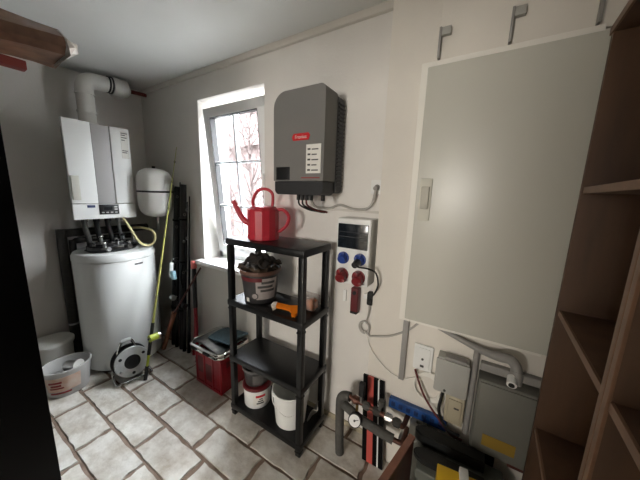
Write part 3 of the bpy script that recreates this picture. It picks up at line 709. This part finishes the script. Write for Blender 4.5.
hs = iv.children[-1]
b = B()
for k in range(22): z = 1.60+k*.021; b.box((-.718,1.33,z),(-.707,1.398,z+.006))
b.done('fin', 'black', hs)
B().box((-1.0,1.40,1.58),(-.75,1.419,2.06)).done('mounting_plate', 'silver', iv)
b = B(); P = [(.060,.006),(.05,.018),(-.048,.018),(-.060,-.002),(-.05,-.018),(.05,-.018)]
b.prism(P, lambda p: Vector((-.866+p[0],1.1952,1.855+p[1])), lambda p: Vector((-.866+p[0],1.1915,1.855+p[1]))); b.done('emblem', 'logored', iv)
lettering('emblem_lettering', 'Fronius', .026, 'paper', iv.children[-1], face_m((-.866,1.1912,1.854),(1,0,0),(0,0,1)))
B().box((-.828,1.1915,1.662),(-.735,1.1945,1.812),.0).done('label_sheet', 'paper', iv)
lbs = iv.children[-1]; b = B()
for k in range(5): z = 1.675+k*.027; b.box((-.818,1.1905,z),(-.800,1.1915,z+.009)); b.box((-.792,1.1905,z),(-.750-.01*(k%2),1.1915,z+.006))
b.done('print', 'ink', lbs)
B().box((-1.040,1.1935,1.628),(-.940,1.1965,1.700),.001).done('display', 'black', iv)
B().box((-.86,1.1935,1.636),(-.74,1.196,1.642)).done('warning_strip', 'redink', iv)
for x in (-.93,-.90,-.87,-.84,-.76):
    b = B(); b.cyl((x,1.27,1.515),(x,1.27,1.55),.012,n=10); b.done('cable_gland', 'rubber', iv)
for i, (dx, m_, lab) in enumerate([(0,'cableb','black cable hanging in a loop under the inverter, nearest the can'),(.028,'cableb','black cable hanging in a loop under the inverter, second from the can'),(.056,'cabler','dark red cable hanging in a loop under the inverter')]):
    tag(B().tube([(-.93+dx,1.27,1.520),(-.935+dx,1.29,1.485),(-.915+dx,1.36,1.455),(-.875+dx,1.405,1.444),(-.845+dx*.6,1.412,1.440)], .0055, n=7).done('power_cord', m_), lab, 'cable', 'cables under the inverter')
tag(B().tube([(-.84,1.27,1.520),(-.845,1.33,1.478),(-.79,1.40,1.470),(-.72,1.406,1.493),(-.64,1.406,1.474),(-.566,1.406,1.474),(-.52,1.402,1.500),(-.498,1.385,1.555),(-.492,1.38,1.585)], .0075, n=8).done('power_cable', 'cable'), 'grey cable sagging from the inverter to the wall socket', 'cable')
tag(B().box((-.86,W-.012,1.455),(-.452,W-.0005,1.468),.002).done('cable_trunking', 'trim'), 'thin horizontal white cable trunking under the inverter', 'trunking')
so = thing('wall_socket', 'white wall socket with a grey plug beside the inverter', 'socket', (-.49,1.42,1.60))
B().box((-.532,W-.014,1.560),(-.456,W-.0005,1.640),.006).done('plate', 'white', so)
B().cyl((-.493,W-.013,1.600),(-.493,W-.018,1.600),.022,n=20).done('insert', 'white', so)
B().cyl((-.493,W-.016,1.600),(-.493,W-.048,1.592),.016,.012,n=14).done('plug', 'conduit', so)

mb = thing('socket_board', 'white distribution board with dark window and blue and red sockets', 'distribution board', (-.57,1.42,1.055))
bx0, bx1, bz0, bz1, by = -.668, -.470, 1.055, 1.428, 1.285
B().box((bx0,by,bz0),(bx1,W-.001,bz1),.010,3).done('housing', 'white', mb)
B().box((bx0+.010,by-.008,1.262),(bx1-.012,by+.003,1.398),.003).done('window_flap', 'screen', mb)
fl_ = mb.children[-1]
b = B(); b.box((bx0+.018,by-.0095,1.325),(bx1-.020,by-.008,1.329)); b.box((bx0+.018,by-.0095,1.352),(bx1-.020,by-.008,1.355)); b.done('breaker_row', 'invd', fl_)
def cee(x, z, m_, lab):
    b = B(); b.cyl((x,by+.002,z),(x,by-.008,z),.034,n=26); b.done('socket_flange', m_, mb, label=lab)
    q = mb.children[-1]
    b = B(); b.cyl((x,by-.006,z),(x,by-.030,z-.008),.026,.024,n=24); b.done('socket_lid', m_, q)
    b = B(); b.box((x-.014,by-.030,z+.018),(x+.014,by-.004,z+.032),.004); b.done('hinge', m_, q)
cee(-.620,1.205,'blue','blue socket'); cee(-.520,1.208,'blue','blue socket')
for x in (-.622,-.522):
    b = B(); b.cyl((x,by+.002,1.108),(x,by-.010,1.108),.038,n=26); b.done('socket_flange', 'redsock', mb, label='red socket')
    q = mb.children[-1]
    b = B(); b.cyl((x,by-.006,1.108),(x+.006,by-.045,1.092),.030,.028,n=24); b.box((x-.012,by-.05,1.122),(x+.012,by-.006,1.145),.005); b.box((x+.01,by-.05,1.075),(x+.034,by-.012,1.092),.005); b.done('socket_lid', 'redsock', q)
pl = thing('power_plug', 'black plug in the right blue socket of the distribution board', 'plug', (-.52,1.25,1.20))
b = B(); b.cyl((-.520,by-.028,1.200),(-.520,by-.075,1.192),.022,.017,n=16); b.done('plug_body', 'black', pl)
b = B(); b.tube([(-.520,by-.072,1.192),(-.495,by-.072,1.186),(-.455,1.24,1.178),(-.425,1.28,1.15),(-.415,1.30,1.08),(-.445,1.33,1.01),(-.478,1.38,.960),(-.482,1.395,.935)], .0048, n=7); b.done('plug_cable', 'cableb', pl)
tag(B().box((-.675,W-.028,1.030),(-.548,W-.0005,1.052),.004).done('cable_trunking', 'trim'), 'short white trunking directly below the distribution board', 'trunking')
rbx = thing('red_torch', 'dark red rectangular torch hanging on the wall below the distribution board', 'torch', (-.575,1.40,.85))
B().box((-.604,1.372,.850),(-.556,W-.002,1.005),.010,3).done('torch_body', 'darkred', rbx)
B().box((-.602,1.370,.840),(-.558,W-.004,.856),.004).done('end_cap', 'rubber', rbx)
B().cyl((-.579,1.372,.975),(-.579,1.366,.975),.012,n=14).done('switch', 'rubber', rbx)
tag(B().box((-.672,W-.012,.890),(-.650,W-.0005,.965),.003).done('light_switch', 'white'), 'narrow white switch on the wall left of the red torch', 'switch')
ad = thing('plug_adapter', 'small black plug adapter hanging right of the red torch', 'adapter', (-.49,1.39,.93))
B().box((-.505,1.385,.912),(-.470,W-.002,.995),.010,3).done('adapter_body', 'black', ad)
B().box((-.530,1.395,.945),(-.503,W-.002,.975),.004).done('side_plate', 'white', ad)
B().tube([(-.488,1.39,.914),(-.492,1.40,.87),(-.500,1.405,.82),(-.512,1.408,.785)], .004, n=7).done('adapter_cable', 'cable', ad)
co = thing('cable_coil', 'small coil of pale cable hanging on the wall below the black adapter', 'cable coil', (-.513,1.40,.76))
b = B()
for k in range(3): r_ = .026+.004*k; b.tube([(-.513+r_*math.cos(a_), 1.408-.004*k, .760+r_*1.15*math.sin(a_)) for a_ in [PI*2*i/12 for i in range(12)]], .0045, n=7, k=3, closed=True)
b.done('loop', 'cable', co)
B().box((-.519,1.398,.785),(-.507,W-.001,.80),.002).done('cable_clip', 'white', co)
tag(B().tube([(-.505,1.400,.735),(-.475,1.395,.722),(-.452,1.35,.745),(-.430,1.322,.767),(-.334,1.32,.801),(-.243,1.322,.865),(-.189,1.322,.927)], .006, n=8).done('network_cable', 'cable'), 'pale grey cable rising from the coil to the cabinet bottom', 'cable')
tag(B().tube([(-.512,1.404,.735),(-.475,1.38,.70),(-.445,1.325,.70),(-.409,1.322,.652),(-.328,1.322,.589),(-.245,1.323,.576),(-.19,1.32,.61),(-.165,1.319,.622)], .0032, n=7).done('network_cable', 'cablew'), 'thin white cable sagging from the coil to the white cable loop', 'cable')

# ------------------------------------------------------------------ meter cabinet and what surrounds it
cb = thing('meter_cabinet', 'large pale grey wall cabinet with a flat door and long grip', 'cabinet', (0,1.33,.93))
B().box((-.288,1.289,.928),(.285,CF-.0005,2.130),.004).done('cabinet_frame', 'cab_frame', cb)
B().box((-.256,1.266,.950),(.304,1.287,2.100),.004,3).done('door', 'cab', cb)
dr = cb.children[-1]
b = B(); b.box((-.240,1.258,1.448),(-.190,1.267,1.636),.003); b.done('lock_plate', 'plate', dr)
B().box((-.232,1.244,1.50),(-.198,1.259,1.60),.005).done('lever', 'lever', dr)
b = B(); b.box((-.2565,1.285,1.02),(-.250,1.289,2.06)); b.done('seal', 'conduit', dr)
tag(B().box((-.230,1.318,2.1305),(XR-.002,CF-.0003,CH-.001),.002).done('cover_panel', 'chase'), 'flat painted cover panel on the wall above the grey cabinet', 'panel')
for x, lab in ((-.229,'at its left end'),(.020,'over its middle'),(.262,'at the bookcase end')):
    br = thing('angle_bracket', 'small metal angle bracket above the grey cabinet, '+lab, 'bracket', (x,1.318,2.14), 0, 'brackets above the cabinet')
    B().box((x,1.290,2.140),(x+.009,1.3175,2.258),.001).done('web', 'conduit', br)  # web greyer than the flange: its shade is put into the colour
    B().box((x+.005,1.296,2.228),(x+.044,1.3175,2.258),.002).done('flange', 'boxgrey', br)

tag(B().box((-.268,1.308,.575),(-.240,CF-.0005,.926),.003).done('cable_duct', 'conduit'), 'narrow vertical grey cable duct below the left corner of the cabinet', 'duct')
ps = thing('phone_socket', 'square white wall outlet below the grey cabinet', 'outlet', (-.155,1.33,.735))
B().box((-.203,1.314,.668),(-.110,CF-.0005,.808),.006).done('plate', 'white', ps)
B().box((-.190,1.309,.682),(-.123,1.315,.794),.004).done('insert', 'white', ps)
b = B(); b.cyl((-.157,1.3095,.735),(-.157,1.3065,.735),.006,n=10); b.box((-.166,1.3075,.690),(-.148,1.3095,.702)); b.done('screw', 'ink', ps)
cl_ = thing('cable_coil', 'large round coil of white cable hanging below the white outlet', 'cable coil', (-.12,1.32,.59))
b = B()
for k in range(4): r_ = .060+.005*k; b.tube([(-.122+.004*k+r_*math.cos(a_), 1.322-.004*k, .580+r_*1.05*math.sin(a_)+.004*k) for a_ in [PI*2*i/16 for i in range(16)]], .0042, n=7, k=3, closed=True)
b.done('loop', 'cablew', cl_)
m1 = thing('meter_box', 'grey rectangular junction box with lid right of the white outlet', 'box', (-.01,1.33,.71))
B().box((-.085,1.268,.622),(.048,CF-.0005,.806),.005).done('box_body', 'boxgrey', m1)
B().box((-.089,1.258,.632),(.052,1.270,.800),.005).done('lid', 'boxgrey', m1)
B().box((-.055,1.262,.800),(.038,1.300,.816),.005).done('top_latch', 'conduit', m1)
b = B(); b.cyl((-.040,1.26,.645),(-.040,1.256,.645),.006,n=10); b.done('screw', 'ink', m1)
m2_ = thing('terminal_box', 'beige plastic terminal box under the grey junction box', 'box', (.015,1.33,.53))
B().box((-.032,1.285,.462),(.052,CF-.0005,.612),.008).done('box_body', 'beige', m2_)
B().box((-.018,1.279,.478),(.040,1.287,.596),.006).done('cover', 'beige', m2_)
B().box((.008,1.2775,.552),(.030,1.280,.560)).done('slot', 'ink', m2_)
tag(B().tube([(-.186,1.305,.668),(-.17,1.30,.63),(-.125,1.29,.545),(-.06,1.285,.47),(.01,1.285,.405),(.06,1.29,.395)], .0055, n=8).done('power_cord', 'cabler'), 'dark red and black cable hanging diagonally from the white outlet', 'cable')
tag(B().tube([(-.046,1.285,.626),(-.050,1.275,.58),(-.054,1.268,.53),(-.036,1.266,.475),(0,1.268,.435),(.045,1.275,.425)], .0075, n=8).done('power_cord', 'cableb'), 'short black cable coming out under the grey junction box', 'cable')
cd = thing('cable_conduit', 'grey conduit dropping from a branching sheath below the cabinet', 'conduit', (.07,1.33,.42))
b = B(); b.tube([(.069,1.305,.890),(.069,1.305,.70),(.068,1.305,.43)], .013, n=12); b.done('drop_pipe', 'conduit', cd)
b = B(); b.tube([(-.10,1.315,.926),(-.04,1.308,.912),(.03,1.303,.893),(.085,1.300,.880),(.14,1.270,.888),(.18,1.235,.908),(.198,1.208,.900),(.203,1.196,.875)], lambda t: .010+.010*min(1,t*1.6), n=12); b.done('sheath', 'conduit', cd)
B().cyl((.190,1.185,.862),(.186,1.150,.850),.017,n=18).done('end_fitting', 'white', cd)
e_ = cd.children[-1]
B().cyl((.1861,1.151,.8504),(.1855,1.146,.8486),.010,n=14).done('bore', 'rubber', e_)
b = B(); b.cyl((.204,1.198,.885),(.201,1.186,.838),.022,n=14); b.done('gland', 'conduit', cd)
sb = thing('service_box', 'large grey house connection box with a yellow label under the cabinet', 'box', (.20,1.33,.42))
B().box((.088,1.245,.418),(.345,CF-.0005,.775),.010,3).done('box_body', 'service', sb)
B().box((.094,1.236,.428),(.340,1.248,.765),.006).done('front_cover', 'service', sb)
B().box((.090,1.296,.785),(.350,CF-.0005,.822),.006).done('top_cover', 'conduit', sb)
B().box((.130,1.2335,.470),(.250,1.2365,.525)).done('warning_label', 'yellowlab', sb, label='yellow label')
b = B(); b.box((.15,1.25,.0),(.19,1.315,.42),.006); b.done('inlet_duct', 'gloss_black', sb)
b = B(); b.cyl((.27,1.30,.39),(.27,1.30,.43),.02,n=14); b.box((.24,1.28,.375),(.30,1.32,.40),.004); b.done('seal_block', 'mahog', sb)

# ------------------------------------------------------------------ pipework and leaning things
pw = thing('pipe_manifold', 'grey insulated heating pipes with gauge and valve along the wall foot', 'pipes', (-.56,1.22,0))
b = B(); b.tube([(-.553,1.222,0),(-.560,1.222,.10),(-.566,1.222,.32),(-.562,1.222,.375),(-.540,1.222,.402),(-.505,1.222,.410)], .026, n=16); b.done('insulated_pipe', 'foam', pw)
b = B(); b.tube([(-.51,1.222,.412),(-.40,1.222,.402),(-.30,1.222,.395),(-.225,1.222,.385),(-.205,1.235,.375),(-.200,1.32,.372)], .013, n=12); b.done('upper_pipe', 'copper', pw)
b = B(); b.tube([(-.545,1.222,.345),(-.50,1.215,.335),(-.44,1.212,.312),(-.32,1.212,.295),(-.245,1.215,.285)], .025, n=14); b.done('insulated_pipe', 'foam', pw)
b = B(); b.tube([(-.25,1.215,.286),(-.205,1.22,.282),(-.198,1.24,.284),(-.198,1.322,.288)], .013, n=12); b.done('pipe_end', 'copper', pw)
for x, z, m_ in ((-.470,.408,'copper'),(-.405,.403,'foam'),(-.345,.399,'darkfoam'),(-.28,.393,'silver'),(-.235,.388,'darkfoam')):
    b = B(); b.cyl((x-.014,1.222,z),(x+.014,1.222,z),.023,n=8); b.cyl((x-.02,1.222,z),(x-.014,1.222,z),.018,n=12); b.cyl((x+.014,1.222,z),(x+.02,1.222,z),.018,n=12); b.done('union', m_, pw)
b = B(); b.cyl((-.435,1.222,.405),(-.436,1.222,.455),.012,n=12); b.done('valve_stem', 'silver', pw)
b = B(); b.box((-.453,1.208,.448),(-.420,1.236,.535),.010,3); b.done('valve_handle', 'rubber', pw)
b = B(); b.cyl((-.335,1.222,.40),(-.325,1.222,.45),.010,n=12); b.cyl((-.325,1.222,.45),(-.322,1.222,.475),.018,n=12); b.done('air_vent', 'foam', pw)
g = B().cyl((-.455,1.205,.312),(-.448,1.165,.330),.036,n=28).done('pressure_gauge', 'rubber', pw)
ax = (Vector((-.448,1.165,.330))-Vector((-.455,1.205,.312))).normalized(); gc = Vector((-.448,1.165,.330))
B().cyl(gc, gc+ax*.002, .031, n=28).done('dial', 'white', g)
b = B(); b.cyl(gc+ax*.002, gc+ax*.003, .006, n=12); gx = Vector((1,.1,.1)).normalized(); b.tube([gc+ax*.003-gx*.004, gc+ax*.003+gx*.022+Vector((0,0,.01))], .0014, n=5, sm=False); b.done('needle', 'ink', g)
b = B(); b.tube([(-.455,1.205,.312),(-.458,1.218,.33),(-.460,1.222,.40)], .008, n=8); b.done('gauge_stem', 'brass', pw)
B().box((-.225,1.235,.272),(-.205,CF-.0005,.287),.002).done('pipe_bracket', 'silver', pw)
B().box((-.50,1.235,.312),(-.48,W-.0005,.327),.002).done('pipe_bracket', 'silver', pw)

sp = thing('striped_board', 'black board with red and white stripes leaning behind the pipes', 'board', (-.33,1.29,0))
SM = Matrix(((1,0,-.085,-.345),(0,1,.10,1.263),(0,0,1,0),(0,0,0,1)))
x_ = -.078
for w_, m_ in ((.028,'gloss_black'),(.036,'redorange'),(.026,'gloss_black'),(.008,'white'),(.027,'gloss_black')):
    b = B(); b.box((x_,-.004,.002),(x_+w_,.010,.515)); bmesh.ops.transform(b.bm, matrix=SM, verts=b.bm.verts)
    b.done('stripe_panel', 'stripe' if m_ == 'redorange' else m_, sp); x_ += w_
bs = thing('blue_rail', 'blue plastic slotted rail fixed low on the wall behind the pipes', 'rail', (-.15,1.33,.42))
B().box((-.305,1.300,.388),(-.012,CF-.0005,.448),.006).done('rail_body', 'bluestrip', bs)
b = B()
for k in range(7): b.box((-.29+k*.04,1.2975,.405),(-.268+k*.04,1.3005,.432),.002)
b.done('slot', 'navy', bs)
ro = thing('paper_roll', 'pale grey upright roll standing beside the striped board', 'roll', (-.138,1.284,0))
B().lathe([(0,0),(.042,0),(.044,.004),(.044,.385),(.040,.392),(.014,.392),(.012,.30),(0,.30)], (-.138,1.284,0), n=28).done('roll', 'service', ro)

bd = thing('mahogany_board', 'dark mahogany board standing on edge in front of the pipes', 'board', (-.15,.95,0))
pa, pb = Vector((-.125,1.060,0)), Vector((-.200,.70,0)); dd = (pb-pa).normalized(); nn = Vector((-dd.y, dd.x, 0)); 
b = B(); hh = .50
b.prism([(0,0),(1,0),(1,hh),(0,hh)], lambda p: pa.lerp(pb,p[0])+Vector((0,0,p[1])), lambda p: pa.lerp(pb,p[0])+Vector((0,0,p[1]))-nn*.020); b.done('panel', 'mahog', bd)
b = B(); b.prism([(0,0),(1,0)], lambda p: Vector(), lambda p: Vector()) if False else b.prism([(-.01,hh),(1.0,hh),(1.0,hh+.012),(-.01,hh+.012)], lambda p: pa.lerp(pb,p[0])+Vector((0,0,p[1]))+nn*.003, lambda p: pa.lerp(pb,p[0])+Vector((0,0,p[1]))-nn*.024); b.done('top_edge', 'mahedge', bd)
b = B(); c_ = pa+Vector((.0,.006,hh-.01)); b.cyl(c_, c_+Vector((0,.006,0)), .010, n=14); b.done('screw_cap', 'silver', bd)

cs = thing('storage_case', 'grey-green storage case with two black rounded pads on its lid', 'case', (.04,1.14,0))
B().box((-.100,1.045,0),(.215,1.235,.370),.02,3).done('case_body', 'caseg', cs)
B().box((-.108,1.038,.335),(.222,1.240,.382),.012,3).done('lid', 'caseg', cs)
def slat(x0, x1, yc, hw, z0, z1, tz=0):
    b = B(); P = []
    for i in range(9): a_ = PI/2+PI*i/8; P.append((x0+hw*1.3+hw*1.3*math.cos(a_), yc+hw*math.sin(a_)))
    P += [(x1, yc-hw), (x1, yc+hw)]
    b.prism(P, lambda p: Vector((p[0],p[1],z0)), lambda p: Vector((p[0],p[1],z1)))
    bmesh.ops.bevel(b.bm, geom=[e for e in b.bm.edges if abs(e.verts[0].co.z-e.verts[1].co.z) < 1e-5], offset=.006, segments=2, affect='EDGES'); return b
slat(-.142,.15,1.205,.032,.383,.435).done('pad', 'padb', cs)
slat(-.128,.15,1.105,.032,.383,.410).done('pad', 'padb', cs)
yc = thing('carton', 'yellow carton with a white tab in front of the grey-green case', 'carton', (.045,.97,0))
ym = Matrix.Translation((.055,.965,.245)) @ Matrix.Rotation(.12,4,'Z')
B().box((-.02,.93,0),(.14,1.01,.505),.004,rot=Matrix.Rotation(.10,4,'Z')).done('carton_body', 'yellow', yc)
B().box((.055,.955,.495),(.085,1.02,.525),.004,rot=Matrix.Rotation(.10,4,'Z')).done('tab', 'paper', yc)

# ------------------------------------------------------------------ bookcase on the right
bc = thing('bookcase', 'tall brown wooden bookcase with empty shelves along the right wall', 'bookcase', (.277,1.190,0), -math.radians(2.7))
def L(lo, hi, name, m_, bev=.002):
    return B().box(lo, hi, bev).done(name, m_, bc, world=False)
HB = 2.048; DP = .33; ED = .006
def panel(name, lo, hi):
    if name == 'side_panel': return L(lo, hi, name, 'shelfwood')
    o = L((lo[0]+ED, lo[1], lo[2]), hi, name, 'shelfwood')
    B().box(lo, (lo[0]+ED+.0005, hi[1], hi[2]), .001).done('edge_band', 'shelfedge', o, world=False)
panel('side_panel', (0,-.020,0), (DP,0,HB))
panel('divider', (0,-.502,0), (DP,-.484,HB)); panel('divider', (0,-.524,0), (DP,-.506,HB))
panel('side_panel', (0,-1.02,0), (DP,-1.0,HB))
L((DP-.008,-1.0,0),(DP,-.02,HB),'back_panel','shelfwood',0)
for z in (.28,.70,1.178,1.60):
    panel('shelf_board', (.004,-.484,z-.020), (DP-.009,-.021,z)); panel('shelf_board', (.004,-.999,z-.020), (DP-.009,-.525,z))
panel('top_board', (-.004,-1.022,HB), (DP+.002,.002,HB+.022))
L((.02,-.484,0),(.035,-.02,.06),'plinth','shelfwood'); L((.02,-.999,0),(.035,-.525,.06),'plinth','shelfwood')

# ------------------------------------------------------------------ black wardrobe on the left, with package on top
wd = thing('tall_cabinet', 'tall plain black cabinet at the left edge of the picture', 'cabinet', (-1.8,-.2,0))
fx = -1.30; fy = .2035
B().box((-2.35,-.72,.05),(fx-.020,fy,2.14),.003).done('cabinet_body', 'gloss_black', wd)
B().box((fx-.019,-.255,.06),(fx,fy,2.135),.003).done('door', 'gloss_black', wd)
B().box((fx-.019,-.72,.06),(fx,-.259,2.135),.003).done('door', 'gloss_black', wd)
B().box((-2.34,-.70,0),(fx-.04,fy-.02,.05)).done('plinth', 'gloss_black', wd)
tag(B().box((-2.165,-.45,2.146),(-2.105,.455,2.190),.006).done('timber_batten', 'rustred'), 'rust-red timber batten lying under the brown package near the ceiling', 'batten')
pg = thing('wrapped_package', 'long brown wrapped package with a torn white end lying under the ceiling', 'package', (-2.0,.2,2.187))
def pkprof(y):
    k = (y-.36)*.35
    return [(-2.12+k*.3,2.192),(-1.90+k,2.190),(-1.868+k,2.215),(-1.875+k,2.262),(-1.985+k*.3,2.345),(-2.03+k*.3,2.352),(-2.13+k*.3,2.325)]
b = B(); rings = []
ys = [-.5+.07*i for i in range(16)]
for y in ys:
    rings.append([b.bm.verts.new((x+noise.noise(Vector((x*9,y*7,z*9)))*.012, y+(.03*noise.noise(Vector((x*14,z*14,1))) if y > .5 else 0), z+abs(noise.noise(Vector((x*8,y*9,z*8+4))))*.012)) for (x,z) in pkprof(y)])
for A_, C_ in zip(rings, rings[1:]): b._skin(A_, C_)
b.cap(rings[0]); b.cap(rings[-1], True); b.done('wrapping', 'brown', pg, ang=25)
b = B(); pr = pkprof(.57); rg = []
for q, (y, s_) in enumerate(((.535,.98),(.555,.84),(.575,.46),(.59,.1))):
    cx = -1.95+.025*q; cz = 2.245
    rg.append([b.bm.verts.new((cx+(x-(-1.99))*s_*.95+rr.uniform(-.012,.012), y+rr.uniform(-.01,.012), cz+(z-2.26)*s_*.95+rr.uniform(-.01,.01))) for (x,z) in pr])
for A_, C_ in zip(rg, rg[1:]): b._skin(A_, C_)
b.cap(rg[-1]); b.cap(rg[0], True); b.done('torn_end', 'tear', pg, ang=20, label='torn white end')

# ------------------------------------------------------------------ light
w = bpy.data.worlds.new('World'); S.world = w; w.use_nodes = True
nt = w.node_tree; bg = nt.nodes['Background']
tc = nt.nodes.new('ShaderNodeTexCoord'); sx = nt.nodes.new('ShaderNodeSeparateXYZ'); rp = nt.nodes.new('ShaderNodeValToRGB')
nt.links.new(tc.outputs['Generated'], sx.inputs[0]); nt.links.new(sx.outputs['Z'], rp.inputs['Fac'])
rp.color_ramp.elements[0].position = 0; rp.color_ramp.elements[0].color = (.20,.205,.21,1); rp.color_ramp.elements[1].position = .95; rp.color_ramp.elements[1].color = (1.5,1.6,1.72,1)
nt.links.new(rp.outputs['Color'], bg.inputs['Color']); bg.inputs['Strength'].default_value = 36.0

def area(name, loc, rot, sx_, sy_, power=0, color=(1,1,1), portal=False):
    l = bpy.data.lights.new(name, 'AREA'); l.shape = 'RECTANGLE'; l.size = sx_; l.size_y = sy_; l.energy = power; l.color = color
    o = bpy.data.objects.new(name, l); COL.objects.link(o); o.location = loc; o.rotation_euler = rot
    if portal: l.cycles.is_portal = True
    return o
area('window_portal', ((WX0+WX1)/2, W+T+.01, (WZ0+WZ1)/2), (-PI/2,0,0), WX1-WX0, WZ1-WZ0, portal=True)
# unseen next room, with an added area light standing in for its daylight
b = B(); b.box((-2.2,-3.8,-.02),(-2.0,YN-.2,2.55)); b.box((1.2,-3.8,-.02),(1.4,YN-.2,2.55)); b.box((-2.2,-4.0,-.02),(1.4,-3.8,2.55)); b.box((-2.2,-4.0,2.5),(1.4,YN-.2,2.6))
struct('wall_hall', b, 'wall')
area('hall_fill_light', (-.76,-3.76,1.72), (PI/2,0,0), .75, .75, 72, (1,.95,.89))

# ------------------------------------------------------------------ camera
cam = bpy.data.cameras.new('Camera'); co_ = bpy.data.objects.new('Camera', cam); COL.objects.link(co_)
cam.sensor_width = 36; cam.lens = 258/640*36; cam.clip_start = .02
Rm = ((0.85161873,0.11685001,-0.51097124),(0.52322701,-0.13131838,0.84201484),(0.03128953,-0.98442956,-0.17297228))
mw = Matrix.Identity(4)
for i in range(3): mw[i][0] = Rm[i][0]; mw[i][1] = -Rm[i][1]; mw[i][2] = -Rm[i][2]
mw[0][3], mw[1][3], mw[2][3] = 0, 0, 1.55
co_.matrix_world = mw; S.camera = co_
vs = S.view_settings; S.display_settings.display_device = 'sRGB'; vs.view_transform = 'Standard'; vs.look = 'None'; vs.gamma = 1; vs.use_curve_mapping = False; vs.exposure = .42
